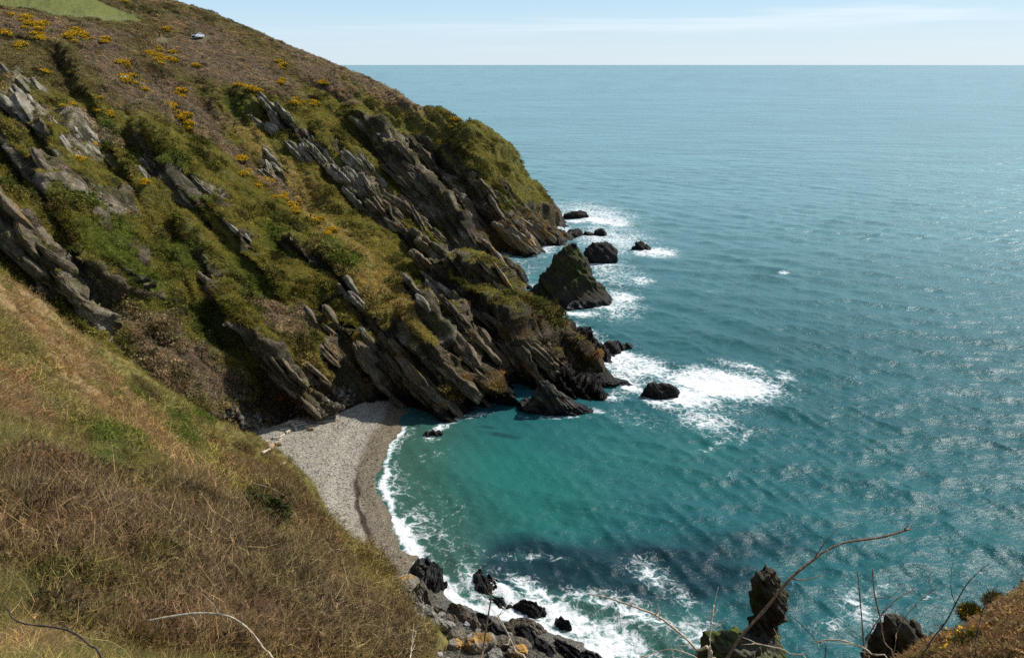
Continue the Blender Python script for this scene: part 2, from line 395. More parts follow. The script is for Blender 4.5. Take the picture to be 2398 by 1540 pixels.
G = dict(olive=(.125, .118, .032), lush=(.078, .100, .022), straw=(.215, .175, .07), tan=(.25, .185, .10), brown=(.125, .098, .058), dark=(.05, .042, .02), purple=(.155, .122, .092), rock=(.125, .112, .085), rockd=(.05, .047, .043), wet=(.018, .017, .017), ochre=(.17, .105, .03), soil=(.19, .095, .045), field=(.125, .135, .038))
col = np.zeros(X.shape + (3,)); col[:] = G['olive']
col = lerp(col, G['dark'], sst(nb - .2 * na, .12, .45) * .6)
col = lerp(col, G['straw'], sst(straw + .25 * na, .15, .75) * .8)
col = lerp(col, G['lush'], sst(lush, .3, .75) * .85)
col = lerp(col, G['brown'], high * .62)
col = lerp(col, G['tan'], high * sst(na + nb, .1, .5) * .6)
col = lerp(col, G['dark'], high * sst(nb - na, .15, .4) * .8)
col = lerp(col, G['purple'], sst(brown, .35, .75) * .85)
col = lerp(col, G['tan'], sst(brown, .35, .75) * sst(nb, .0, .35) * .5)
# rock
rc = np.zeros_like(col); rc[:] = G['rock']
bands = sharp1(b / .55, 31, .4) * .5 + sharp1(b / 1.7, 32, .6) * .5
rc *= (1 + .38 * bands + .25 * nc)[..., None]
rc = lerp(rc, (.33, .31, .265), sst(fbm(bq / 1.6, alq / 5, 240, 3) + .01 * Z, .22, .5) * .7)
rc = lerp(rc, (.075, .078, .028), sst(fbm(bq / 1.3, alq / 3, 242, 4) + .3 * nc, .05, .35) * .75)
rc = lerp(rc, G['rockd'], sst(nb + .25 * na, .0, .35) * .7)
rc = lerp(rc, (.095, .080, .055), sst(-Z + 5 * na, -11, -3) * .55)
rc = lerp(rc, G['ochre'], sst(nb - .4 * nc - Z / 14 + .75 + 0 * na, .35, .95) * .75 * sst(Z, 1.0, 3.0))
wetl = 1.35 + .8 * nb
rc = lerp(rc, G['wet'], 1 - sst(Z, wetl - .6, wetl + .9))
rc = rc * np.array([1.10, 1.0, .86])
rocky_c = sst(rocky * (.62 + .95 * (1 - NT[..., 2])) + .42 * nc + .3 * fbm(bq / 1.1, alq / 4, 251, 3) + .2 * fbm3(X / .6, Y / .6, Z / .6, 250, 2), .44, .66)
rocky_c = np.maximum(rocky_c, mainm * (1 - sst(Z, 1.5, 3.5)) * (1 - bmask))
col = lerp(col, rc, rocky_c * mainm)
# soil and rubble at the foot of the brown bank
NT_ = NT
soil = addb([(600,1020,50,16,20),(545,1000,60,10,30),(640,1000,30,10,0)]) * mainm
col = lerp(col, G['soil'], sst(soil + .2 * nb, .4, .6))
# field
FIELD = [(-700,60),(0,18),(66,23),(137,39),(250,51),(338,50),(273,20),(226,0),(180,-40),(-400,-160)]
fieldm = inside(PX, PY, FIELD) & mainm & (rad > 180)
col[fieldm] = G['field']; col = np.where(fieldm[..., None], col * (1 + .12 * nb + .10 * nd1)[..., None], col)
# near slope cover
nh = fbm(X / 3.2, Y / 3.2, 300, 4); nk = fbm(X / 9, Y / 9, 310, 3); nl = fbm(X / 1.1, Y / 1.1, 320, 3)
scrub = addb([(180,1230,330,170,25),(420,1300,330,150,25),(500,1500,420,70,5),(150,1440,90,30,0),(640,1170,190,75,55),(720,1290,190,60,60),(860,1480,220,120,50),(520,1060,90,28,55),(90,1130,150,90,0),(620,1420,260,120,30),(120,1350,200,60,20),(345,910,60,16,60),(860,1450,110,120,50)])
tanb = addb([(60,700,160,60,40),(150,820,220,90,45),(300,980,280,60,42),(430,1130,260,50,50),(680,1320,160,30,50),(40,960,180,60,30),(520,1220,180,50,50),(40,1510,160,40,0),(2300,1480,300,80,0)])
lushn = addb([(230,1400,170,45,25),(120,1390,120,40,0),(430,1010,60,40,50),(330,1350,120,40,0),(560,1340,40,24,40),(480,950,50,20,50),(260,1050,90,50,30),(330,930,70,20,50),(590,1430,90,40,60)])
goldn = addb([(520,1120,110,30,60),(790,1230,60,14,60),(600,1200,60,14,50),(500,1020,80,18,50),(850,1400,90,50,50)])
cn = np.zeros_like(col); cn[:] = (.155, .135, .042)
cn = lerp(cn, (.25, .165, .085), sst(tanb + .5 * nh + .2 * nl, .35, .85) * .85)
cn = lerp(cn, (.20, .165, .055), sst(nh - .2 * nk, .05, .5) * .5)
cn = lerp(cn, (.08, .105, .022), sst(lushn + .45 * nh + .25 * nk, .45, .8) * .8)
scrubw = sst(scrub + .5 * nh + .2 * nl, .5, .8)
sc1 = fbm(X / 4.5, Y / 4.5, 345, 3); scc = np.zeros_like(cn); scc[:] = (.115, .070, .040); scc = lerp(scc, (.12, .092, .060), sst(sc1, .0, .3)); scc = lerp(scc, (.055, .055, .022), sst(-sc1 + .3 * nl, .12, .4))
cn = lerp(cn, scc, scrubw * .92)
cn = lerp(cn, (.03, .026, .015), sst(fbm(X / 1.7, Y / 1.7, 340, 3), .05, .4) * scrubw * .8)  # dark gaps beneath the scrub: shade put into the colour
cn = lerp(cn, (.19, .165, .045), sst(goldn + .2 * nh, .5, .8) * .75)
cn = lerp(cn, (.10, .11, .025), sst(lushn + .3 * nl, .6, .9) * .7)
cn *= (1 + .18 * nl)[..., None]
rightm = X > 2.0
cn = lerp(cn, (.13, .085, .045), (rightm & isn) * .75)
col = np.where(isn[..., None], cn, col)
# steep hidden foot of the near cliff is bare rock
nr = isn * sst(steep + .2 * nb, .42, .6) * (rightm | (Y > 96))
col = lerp(col, rc, nr)
# beach
cb = np.zeros_like(col); cb[:] = (.30, .285, .245)
cb *= (1 + .10 * nb + .06 * nk)[..., None]
wetb = 1 - sst(sd + .5 * nb, 2.2, 3.2)
cb = lerp(cb, (.15, .125, .085), wetb * .85)
cb = lerp(cb, (.12, .09, .055), sst(-sd, -.4, .5) * .5)
wr = np.exp(-((sd - (2.9 + .9 * fbm(X / 4, Y / 4, 330, 2))) / .35) ** 2) * sst(88 - Y + 6 * nb, -12, 6) * sst(fbm(X / .9, Y / .9, 331, 3), -.75, -.25)
wr2 = np.exp(-((sd - (6.2 + 1.6 * fbm(X / 5, Y / 5, 332, 2))) / .5) ** 2) * sst(82 - Y, -2, 6) * sst(fbm(X / .9, Y / .9, 333, 3), -.15, .1)
wrack = np.clip(np.maximum(wr, wr2) * 1.7, 0, 1)
cb = lerp(cb, (.035, .018, .012), wrack * .9)
rub = sst(addb([(560,1010,70,40,30),(600,1060,60,26,30)]) + .3 * nc, .35, .7)
cb = lerp(cb, (.14, .12, .09), rub * .8)
shorerock = sst(70 + 4 * nb - Y, -3, 4)
cb = lerp(cb, (.10, .095, .08), shorerock)
col = np.where(isb[..., None], lerp(col, cb, sst(bmask, .3, .8)), col)
col = np.clip(col, .008, .8)
RAWCOL = col.copy()
# ================================================================== MATERIALS OF THE LAND
def land_mat(name, bump_scale, bump_dist, var=.35, rough=.95, fine=1.0, strata=0.0):
    m, nt = new_mat(name); L = nt.links
    out = nd(nt, 'ShaderNodeOutputMaterial'); p = nd(nt, 'ShaderNodeBsdfPrincipled')
    p.inputs['Roughness'].default_value = rough; p.inputs['Specular IOR Level'].default_value = .15
    L.new(p.outputs[0], out.inputs[0])
    at = nd(nt, 'ShaderNodeAttribute', attribute_name='col')
    rkk = nd(nt, 'ShaderNodeAttribute', attribute_name='rock')
    geo_ = nd(nt, 'ShaderNodeNewGeometry')
    n1 = nd(nt, 'ShaderNodeTexNoise'); n1.inputs['Scale'].default_value = bump_scale; n1.inputs['Detail'].default_value = 6; n1.inputs['Roughness'].default_value = .7
    L.new(geo_.outputs['Position'], n1.inputs['Vector'])
    r1 = nd(nt, 'ShaderNodeMapRange'); L.new(n1.outputs[0], r1.inputs[0]); r1.inputs[1].default_value = .3; r1.inputs[2].default_value = .7; r1.inputs[3].default_value = 1 - var; r1.inputs[4].default_value = 1 + var
    vm = nd(nt, 'ShaderNodeVectorMath', operation='SCALE'); L.new(at.outputs['Color'], vm.inputs[0]); L.new(r1.outputs[0], vm.inputs['Scale'])
    colr = vm.outputs[0]
    # bedding: noise stretched along the beds
    mp = nd(nt, 'ShaderNodeMapping', vector_type='POINT'); mp.inputs['Rotation'].default_value = (0, R(-54), R(16)); L.new(geo_.outputs['Position'], mp.inputs[0])
    dot = nd(nt, 'ShaderNodeVectorMath', operation='DOT_PRODUCT'); L.new(geo_.outputs['Position'], dot.inputs[0]); dot.inputs[1].default_value = tuple(BED)
    nw = nd(nt, 'ShaderNodeTexNoise'); nw.inputs['Scale'].default_value = .35; nw.inputs['Detail'].default_value = 4; L.new(geo_.outputs['Position'], nw.inputs['Vector'])
    bb = mth(nt, 'ADD', dot.outputs['Value'], mth(nt, 'MULTIPLY', nw.outputs[0], 3.0))
    cmb = nd(nt, 'ShaderNodeCombineXYZ'); L.new(mth(nt, 'MULTIPLY', bb, 3.2), cmb.inputs[0])
    sc = nd(nt, 'ShaderNodeVectorMath', operation='SCALE'); L.new(geo_.outputs['Position'], sc.inputs[0]); sc.inputs['Scale'].default_value = .22
    ad = nd(nt, 'ShaderNodeVectorMath', operation='ADD'); L.new(cmb.outputs[0], ad.inputs[0]); L.new(sc.outputs[0], ad.inputs[1])
    n2_ = nd(nt, 'ShaderNodeTexNoise'); n2_.inputs['Scale'].default_value = 1.0; n2_.inputs['Detail'].default_value = 5; n2_.inputs['Roughness'].default_value = .72; L.new(ad.outputs[0], n2_.inputs['Vector'])
    r2 = nd(nt, 'ShaderNodeMapRange'); L.new(n2_.outputs[0], r2.inputs[0]); r2.inputs[1].default_value = .32; r2.inputs[2].default_value = .68; r2.inputs[3].default_value = .38; r2.inputs[4].default_value = 1.62
    vm2 = nd(nt, 'ShaderNodeVectorMath', operation='SCALE'); L.new(colr, vm2.inputs[0]); L.new(r2.outputs[0], vm2.inputs['Scale'])
    mx = mix(nt, rkk.outputs['Fac'], colr, vm2.outputs[0])
    L.new(mx, p.inputs['Base Color'])
    bh = mth(nt, 'ADD', n1.outputs[0], mth(nt, 'MULTIPLY', mth(nt, 'MULTIPLY', n2_.outputs[0], 3.2), rkk.outputs['Fac']))
    bp = nd(nt, 'ShaderNodeBump'); bp.inputs['Strength'].default_value = fine; bp.inputs['Distance'].default_value = bump_dist; L.new(bh, bp.inputs['Height']); L.new(bp.outputs[0], p.inputs['Normal'])
    rr_ = nd(nt, 'ShaderNodeAttribute', attribute_name='wet')
    rmx = nd(nt, 'ShaderNodeMapRange'); L.new(rr_.outputs['Fac'], rmx.inputs[0]); rmx.inputs[3].default_value = rough; rmx.inputs[4].default_value = .35; L.new(rmx.outputs[0], p.inputs['Roughness'])
    return m
M_HILL = land_mat('hill_cover', 1.6, .7, .45)
M_NEAR = land_mat('slope_cover', 7, .06, .4)
M_FIELD = land_mat('pasture', 2.5, .12, .18)
def beach_mat():
    m, nt = new_mat('shingle'); L = nt.links
    out = nd(nt, 'ShaderNodeOutputMaterial'); p = nd(nt, 'ShaderNodeBsdfPrincipled'); L.new(p.outputs[0], out.inputs[0])
    at = nd(nt, 'ShaderNodeAttribute', attribute_name='col'); g = nd(nt, 'ShaderNodeNewGeometry')
    v = nd(nt, 'ShaderNodeTexVoronoi'); v.inputs['Scale'].default_value = 5.5; L.new(g.outputs['Position'], v.inputs['Vector'])
    v2 = nd(nt, 'ShaderNodeTexVoronoi'); v2.inputs['Scale'].default_value = 15; L.new(g.outputs['Position'], v2.inputs['Vector'])
    s = nd(nt, 'ShaderNodeSeparateColor'); L.new(v.outputs['Color'], s.inputs[0])
    s2 = nd(nt, 'ShaderNodeSeparateColor'); L.new(v2.outputs['Color'], s2.inputs[0])
    f = ramp(nt, [(0, (.45, .45, .47)), (.12, (.55, .55, .56)), (.16, (.92, .92, .93)), (.6, (1.02, 1.0, .96)), (.9, (1.15, 1.1, 1.0)), (1, (1.7, 1.65, 1.55))], s.outputs[0])
    f2 = ramp(nt, [(0, (.5, .5, .52)), (.2, (.75, .75, .76)), (.7, (1.05, 1.03, .98)), (1, (1.5, 1.45, 1.35))], s2.outputs[0])
    c = mix(nt, 1.0, at.outputs['Color'], f.outputs[0], 'MULTIPLY'); c = mix(nt, 1.0, c, f2.outputs[0], 'MULTIPLY')
    L.new(c, p.inputs['Base Color']); p.inputs['Roughness'].default_value = .9; p.inputs['Specular IOR Level'].default_value = .2
    h = mth(nt, 'ADD', mth(nt, 'MULTIPLY', v.outputs['Distance'], -.6), mth(nt, 'MULTIPLY', v2.outputs['Distance'], -.3))
    bp = nd(nt, 'ShaderNodeBump'); bp.inputs['Distance'].default_value = .12; bp.inputs['Strength'].default_value = .8; L.new(h, bp.inputs['Height']); L.new(bp.outputs[0], p.inputs['Normal'])
    w = nd(nt, 'ShaderNodeAttribute', attribute_name='wet'); r = nd(nt, 'ShaderNodeMapRange'); L.new(w.outputs['Fac'], r.inputs[0]); r.inputs[3].default_value = .9; r.inputs[4].default_value = .3; L.new(r.outputs[0], p.inputs['Roughness'])
    return m
M_BEACH = beach_mat()
# ------------------------------------------------------------------ cut the grid into the pieces of land
ii = np.arange(ny * nx).reshape(ny, nx)
Fq = np.stack([ii[:-1, :-1], ii[:-1, 1:], ii[1:, 1:], ii[1:, :-1]], -1)
def fmax(a): return np.maximum(np.maximum(a[:-1, :-1], a[:-1, 1:]), np.maximum(a[1:, 1:], a[1:, :-1]))
def fany(a): return a[:-1, :-1] | a[:-1, 1:] | a[1:, 1:] | a[1:, :-1]
lab = np.where(isb, 2, np.where(isn, 1, np.where(fieldm, 3, 0)))
labf = lab[:-1, :-1]
keep = (fmax(TZ) > -2.2)
co = np.stack([TX, TY, TZ], -1).reshape(-1, 3)
wetness = np.where(isb, np.clip(wetb - wrack * .4, 0, 1) * sst(bmask, .3, .8), (1 - sst(Z, 1.2, 2.6)) * .8)
at_all = {'col': col.reshape(-1, 3), 'rock': (rocky_c * mainm + nr).reshape(-1), 'wet': wetness.reshape(-1)}
def piece(name, k, mat):
    f = Fq[(labf == k) & keep].reshape(-1, 4)
    if not len(f): return None
    used = np.zeros(len(co), bool); used[f.ravel()] = True
    ren = np.cumsum(used) - 1
    o = mesh_np(name, co[used], ren[f], mat, True, {q: v[used] for q, v in at_all.items()})
    tag(o, kind='structure'); print(name, len(f)); return o
piece('hill', 0, M_HILL); piece('grass_slope', 1, M_NEAR); piece('beach', 2, M_BEACH); piece('field', 3, M_FIELD)
# ================================================================== SEA
def wave_field(X, Y, dist, px_size):
    rs = np.random.default_rng(5)
    z = np.zeros(X.shape); dxs = np.zeros(X.shape); dys = np.zeros(X.shape)
    base = R(247)      # travel direction: from the open sea toward the cove
    for k in range(74):
        lam = .7 * (17 / .7) ** (rs.random() ** 1.1)
        spread = R(26) if lam > 7 else R(48)
        th = base + rs.normal() * spread
        kx, ky = math.cos(th) * 2 * math.pi / lam, math.sin(th) * 2 * math.pi / lam
        ph = rs.random() * 6.283
        amp = .0052 * lam ** .98 * (1.1 if lam < 3 else 1.0 if lam < 8 else .75)
        att = (1 - sst(dist * .0042 / lam, .14, .5)) * (1 - sst(dist, 260, 640))
        if att.max() <= 0: continue
        arg = kx * X + ky * Y + ph
        s = np.sin(arg)
        z += amp * att * s
        q = .75 * amp * att * np.cos(arg)
        dxs += q * math.cos(th); dys += q * math.sin(th)
    return z, dxs, dys
saz = np.radians(np.r_[np.arange(-180, -50, 5), np.arange(-50, -34, 1.), np.arange(-34, 40, .078 / FINE), np.arange(40, 60, 1.), np.arange(60, 181, 5)])
srr = np.r_[geo(2, 28, .25), geo(28, 120, .0030 / FINE), geo(120, 420, .0036 / FINE), geo(420, 800, .005), geo(800, 1600, .02), geo(1600, 42000, .09)]
SX, SY = build_grid(saz, srr)
dist = np.hypot(SX, SY)
pxs = np.maximum(dist * .00136 / FINE, np.gradient(dist, axis=0))
gust = 1 + .35 * fbm(SX / 60, SY / 25, 400, 3)
shel = 1 - .45 * np.exp(-(((SX + 2) / 20) ** 2 + ((SY - 95) / 20) ** 2))
wz, wdx, wdy = wave_field(SX, SY, dist, pxs)
m = gust * shel
ssd = shore_sd(SX, SY)
calm = 1 - sst(ssd, -6, 1) * .8
wz *= m * calm; wdx *= m * calm; wdy *= m * calm
SPX, SPY = proj(SX, SY, np.zeros_like(SX))
def sb(lst):
    r = np.zeros(SX.shape, np.float32)
    for x, y, a, b_, ang, s in lst: r = np.maximum(r, s * blob(SPX, SPY, x, y, a, b_, ang))
    return r
FOAM = [(1390,500,140,34,8,.72),(1430,560,140,46,8,.74),(1430,640,120,50,10,.6),(1440,710,90,50,10,.72),(1340,785,110,42,20,.78),(1450,860,150,60,20,.82),(1490,980,120,40,5,.4),(1250,620,60,60,-30,.4),(1290,482,45,10,8,.75),(1400,515,80,14,10,1.0),(1440,520,60,16,8,.9),(1320,508,50,14,10,.8),(1400,548,70,12,5,.7),(1460,560,60,14,15,.6),(1540,590,60,16,5,1.0),(1410,620,60,7,0,.9),(1500,655,45,14,5,.75),(1460,700,50,26,0,.9),(1345,735,120,10,3,.75),(1430,720,60,12,0,.8),
 (1350,775,70,20,10,.6),(1270,770,30,20,45,.8),(1310,800,30,20,45,.85),(1450,830,110,24,25,1.0),(1520,860,90,30,20,.9),(1400,850,40,20,30,.8),(1690,900,150,38,8,1.35),(1600,930,110,34,10,1.1),(1650,980,110,45,15,.75),(1840,880,40,22,30,.7),(1740,860,100,14,10,.7),(1650,930,190,75,10,.5),(1750,1020,40,10,-45,.6),(1690,1035,100,14,-20,.5),
 (1480,900,70,14,30,.8),(1430,930,60,12,5,.8),(1380,960,60,8,10,.8),(1060,985,60,10,-30,.9),(1120,970,50,9,-10,.6),(1020,1010,40,12,-40,.9),(1000,1030,50,8,0,.5),
 (1220,1300,110,14,0,.55),(1310,1310,60,9,5,.5),(1100,1360,60,40,60,.8),(1180,1390,70,26,35,1.1),(1230,1420,90,30,30,1.0),(1330,1450,140,40,25,1.1),(1430,1500,160,60,20,.95),(1380,1400,130,30,10,.75),(1530,1350,90,44,40,.68),(1600,1400,80,34,40,.62),(1630,1480,90,50,20,.68),(1500,1440,140,44,20,.72),(1250,1380,90,30,30,.8),(1060,1440,60,40,30,.9),(1080,1320,30,50,10,.5),
 (2010,1420,90,60,60,.6),(2070,1380,80,20,-10,.45),(2090,1470,110,50,10,.6),(1950,1460,80,40,0,.5),(2160,1400,90,22,5,.45),(1860,1370,60,20,0,.35),(1835,638,16,4,5,.9),(1665,683,20,3,5,.7),(2220,740,20,3,5,.5),(1960,330,8,2,0,.5),(1830,180,7,2,0,.4),(1710,1120,14,60,20,.38),(1050,240,10,2,10,.5),(985,251,14,3,15,.7),(1350,517,50,8,0,.9),(1395,557,44,7,0,.8),(1412,622,52,8,0,.85),(1500,593,34,8,5,.9),(1340,733,112,9,3,.85),(1235,705,20,10,30,.5),(1355,852,48,12,5,.8),(1430,842,56,18,15,.9),(1545,945,64,16,18,.9),(1310,975,100,6,0,.7),(1470,905,40,14,20,.9),(1330,585,50,10,20,.6),(1230,640,60,8,-20,.5),(1240,690,40,10,-40,.6),(990,1180,40,60,20,.2),(1200,1190,150,30,10,.2)]
foam = sb(FOAM)
# swash along the beach
lw = 1.2 + .8 * fbm(SX / 3, SY / 3, 410, 2)
sw = np.exp(-((ssd + .7 + .5 * fbm(SX / 2.5, SY / 2.5, 412, 2)) / .62) ** 2) * .85 + .45 * np.exp(-((ssd + 2.0 + .8 * fbm(SX / 4, SY / 4, 411, 2)) / .7) ** 2)
sw *= sst(SX, -30, -20) * sst(110 - SY, 0, 5)
sw += .42 * sst(ssd, -3.5, -.5) * (1 - sst(ssd, 1, 3)) * sst(SX, -30, -20) * sst(86 - SY, 0, 10)
foam = np.maximum(foam, sw)
# where the swell meets the foot of the land
gx = [] 
zt, _, _, _, _, _ = terrain(SX, SY)
contact = sst(zt, -2.6, -.3) * sst(dist, 60, 80) * (dist < 340)
foam = np.maximum(foam, contact * (.45 + .45 * fbm(SX / 9, SY / 9, 420, 2)) * np.where(SX > 4, 1.0, .75))
depth_sand = sst(ssd, -17, -1) * sst(112 - SY, -3, 8)
turq = sb([(1150,1130,330,150,10,1.0),(1450,1060,330,110,15,.55),(1350,735,160,14,5,.5),(1650,1040,160,60,20,.5)])
weed = sst(sb([(1460,1340,350,88,3,1.2),(1720,1290,440,80,-8,.62),(1250,1320,160,75,5,1.15),(1600,1215,220,40,-10,.35),(1180,1340,90,60,50,1.0),(1800,1400,240,100,0,.6),(1180,1020,70,9,8,.62),(1140,1000,50,7,5,.6)]) + .22 * fbm(SX / 5, SY / 5, 430, 4), .34, .8)
weed *= 1 - sst(sb([(1110,1290,60,60,0,1.0),(1080,1200,120,60,0,1.0)]), .6, 1)
scol = np.zeros(SX.shape + (3,)); scol[:] = (.014, .092, .102)
scol = lerp(scol, (.017, .125, .108), sst(turq, .1, .9))
scol = lerp(scol, (.045, .085, .055), depth_sand * .75)
scol = lerp(scol, (.008, .028, .040), weed * .85)
scol = lerp(scol, (.05, .22, .20), sst(foam, .25, 1.1) * .6)
scol = lerp(scol, (.15, .30, .325), sst(dist, 80, 380) * .88)  # paler with distance: low-angle sky reflection put into the base colour
scol *= (1 + .14 * fbm(SX / 40 + SY / 90, SY / 12, 440, 3) + .10 * fbm(SX / 300, SY / 60, 441, 3))[..., None]
def sea_mat():
    m, nt = new_mat('sea_water'); L = nt.links
    out = nd(nt, 'ShaderNodeOutputMaterial'); p = nd(nt, 'ShaderNodeBsdfPrincipled')
    at = nd(nt, 'ShaderNodeAttribute', attribute_name='col'); fo = nd(nt, 'ShaderNodeAttribute', attribute_name='foam'); g = nd(nt, 'ShaderNodeNewGeometry')
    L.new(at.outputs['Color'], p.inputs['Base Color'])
    p.inputs['Roughness'].default_value = .09; p.inputs['IOR'].default_value = 1.333; p.inputs['Specular IOR Level'].default_value = .5
    mp = nd(nt, 'ShaderNodeMapping'); mp.inputs['Scale'].default_value = (1, 1.7, 1); mp.inputs['Rotation'].default_value = (0, 0, R(-22)); L.new(g.outputs['Position'], mp.inputs[0])
    n1 = nd(nt, 'ShaderNodeTexNoise'); n1.inputs['Scale'].default_value = 1.1; n1.inputs['Detail'].default_value = 5; n1.inputs['Roughness'].default_value = .62; n1.inputs['Distortion'].default_value = .3; L.new(mp.outputs[0], n1.inputs['Vector'])
    n2_ = nd(nt, 'ShaderNodeTexNoise'); n2_.inputs['Scale'].default_value = .22; n2_.inputs['Detail'].default_value = 5; n2_.inputs['Roughness'].default_value = .6; L.new(mp.outputs[0], n2_.inputs['Vector'])
    ln = nd(nt, 'ShaderNodeVectorMath', operation='LENGTH'); L.new(g.outputs['Position'], ln.inputs[0])
    farw = nd(nt, 'ShaderNodeMapRange'); L.new(ln.outputs['Value'], farw.inputs[0]); farw.inputs[1].default_value = 120; farw.inputs[2].default_value = 700; farw.inputs[3].default_value = .15; farw.inputs[4].default_value = 3.0
    def octv(scale, d0, d1, d2, d3, hgt, sx):
        mq = nd(nt, 'ShaderNodeMapping'); mq.inputs['Scale'].default_value = (sx, 1, 1); mq.inputs['Rotation'].default_value = (0, 0, R(-9)); L.new(g.outputs['Position'], mq.inputs[0])
        q = nd(nt, 'ShaderNodeTexNoise'); q.inputs['Scale'].default_value = scale; q.inputs['Detail'].default_value = 3; q.inputs['Roughness'].default_value = .55; L.new(mq.outputs[0], q.inputs['Vector'])
        a_ = nd(nt, 'ShaderNodeMapRange', interpolation_type='SMOOTHSTEP'); L.new(ln.outputs['Value'], a_.inputs[0]); a_.inputs[1].default_value = d0; a_.inputs[2].default_value = d1
        b_ = nd(nt, 'ShaderNodeMapRange', interpolation_type='SMOOTHSTEP'); L.new(ln.outputs['Value'], b_.inputs[0]); b_.inputs[1].default_value = d2; b_.inputs[2].default_value = d3; b_.inputs[3].default_value = 1; b_.inputs[4].default_value = 0
        return mth(nt, 'MULTIPLY', mth(nt, 'MULTIPLY', q.outputs[0], hgt), mth(nt, 'MULTIPLY', a_.outputs[0], b_.outputs[0]))
    h = mth(nt, 'MULTIPLY', n1.outputs[0], .17)
    for args in ((.22, 120, 300, 400, 900, 1.1, .5), (.075, 220, 500, 900, 2200, 3.0, .4), (.026, 600, 1300, 3000, 7000, 7.0, .35), (.008, 2000, 4500, 20000, 50000, 18.0, .3)):
        h = mth(nt, 'ADD', h, octv(*args))
    sp_ = nd(nt, 'ShaderNodeMapRange'); L.new(ln.outputs['Value'], sp_.inputs[0]); sp_.inputs[1].default_value = 150; sp_.inputs[2].default_value = 1500; sp_.inputs[3].default_value = .15; sp_.inputs[4].default_value = .24; L.new(sp_.outputs[0], p.inputs['Specular IOR Level'])
    bp = nd(nt, 'ShaderNodeBump'); bp.inputs['Strength'].default_value = 1; bp.inputs['Distance'].default_value = 1.0; L.new(h, bp.inputs['Height']); L.new(bp.outputs[0], p.inputs['Normal'])
    rw = nd(nt, 'ShaderNodeMapRange'); L.new(ln.outputs['Value'], rw.inputs[0]); rw.inputs[1].default_value = 120; rw.inputs[2].default_value = 1500; rw.inputs[3].default_value = .25; rw.inputs[4].default_value = .27; L.new(rw.outputs[0], p.inputs['Roughness'])
    # foam lace
    dn = nd(nt, 'ShaderNodeTexNoise'); dn.inputs['Scale'].default_value = .55; dn.inputs['Detail'].default_value = 3; L.new(g.outputs['Position'], dn.inputs['Vector'])
    ds = nd(nt, 'ShaderNodeVectorMath', operation='SCALE'); L.new(dn.outputs['Color'], ds.inputs[0]); ds.inputs['Scale'].default_value = 2.4
    da = nd(nt, 'ShaderNodeVectorMath', operation='ADD'); L.new(g.outputs['Position'], da.inputs[0]); L.new(ds.outputs[0], da.inputs[1])
    vo = nd(nt, 'ShaderNodeTexVoronoi', feature='DISTANCE_TO_EDGE'); vo.inputs['Scale'].default_value = .75; L.new(da.outputs[0], vo.inputs['Vector'])
    vo2 = nd(nt, 'ShaderNodeTexVoronoi', feature='DISTANCE_TO_EDGE'); vo2.inputs['Scale'].default_value = 2.1; L.new(da.outputs[0], vo2.inputs['Vector'])
    nf = nd(nt, 'ShaderNodeTexNoise'); nf.inputs['Scale'].default_value = 1.0; nf.inputs['Detail'].default_value = 7; nf.inputs['Roughness'].default_value = .68; L.new(da.outputs[0], nf.inputs['Vector'])
    nb_ = nd(nt, 'ShaderNodeTexNoise'); nb_.inputs['Scale'].default_value = .22; nb_.inputs['Detail'].default_value = 3; L.new(g.outputs['Position'], nb_.inputs['Vector'])
    l1 = mth(nt, 'SUBTRACT', 1.0, mth(nt, 'MULTIPLY', vo.outputs[0], 4.0), True)
    l2 = mth(nt, 'SUBTRACT', 1.0, mth(nt, 'MULTIPLY', vo2.outputs[0], 4.5), True)
    lace = mth(nt, 'ADD', mth(nt, 'MULTIPLY', l1, .30), mth(nt, 'MULTIPLY', l2, .18))
    patt = mth(nt, 'ADD', mth(nt, 'ADD', lace, mth(nt, 'MULTIPLY', nf.outputs[0], 1.15)), mth(nt, 'MULTIPLY', nb_.outputs[0], .55))     # about .6 .. 1.5
    v = mth(nt, 'ADD', patt, fo.outputs['Fac'])
    fm = nd(nt, 'ShaderNodeMapRange', interpolation_type='SMOOTHSTEP'); L.new(v, fm.inputs[0]); fm.inputs[1].default_value = 1.50; fm.inputs[2].default_value = 2.1
    gate = nd(nt, 'ShaderNodeMapRange', interpolation_type='SMOOTHSTEP'); L.new(fo.outputs['Fac'], gate.inputs[0]); gate.inputs[1].default_value = .04; gate.inputs[2].default_value = .3
    fac = mth(nt, 'MULTIPLY', fm.outputs[0], gate.outputs[0], True)
    df = nd(nt, 'ShaderNodeBsdfDiffuse'); df.inputs['Color'].default_value = (.78, .81, .82, 1)
    bp2 = nd(nt, 'ShaderNodeBump'); bp2.inputs['Distance'].default_value = .5; bp2.inputs['Strength'].default_value = .7; L.new(nf.outputs[0], bp2.inputs['Height']); L.new(bp2.outputs[0], df.inputs['Normal'])
    ms = nd(nt, 'ShaderNodeMixShader'); L.new(fac, ms.inputs[0]); L.new(p.outputs[0], ms.inputs[1]); L.new(df.outputs[0], ms.inputs[2]); L.new(ms.outputs[0], out.inputs[0])
    return m
M_SEA = sea_mat()
sny, snx = SX.shape
si = np.arange(sny * snx).reshape(sny, snx)
SF = np.stack([si[:-1, :-1], si[:-1, 1:], si[1:, 1:], si[1:, :-1]], -1)
hid = (zt > 2.0) & (dist < 420)
SF = SF[~(hid[:-1, :-1] & hid[1:, 1:] & hid[:-1, 1:] & hid[1:, :-1])].reshape(-1, 4)
swz = wz + .12 * np.clip(foam, 0, 1.2) * fbm(SX / 2, SY / 2, 450, 3)
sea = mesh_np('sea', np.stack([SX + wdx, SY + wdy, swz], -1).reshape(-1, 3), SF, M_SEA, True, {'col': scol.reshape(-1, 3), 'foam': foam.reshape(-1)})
tag(sea, kind='structure')
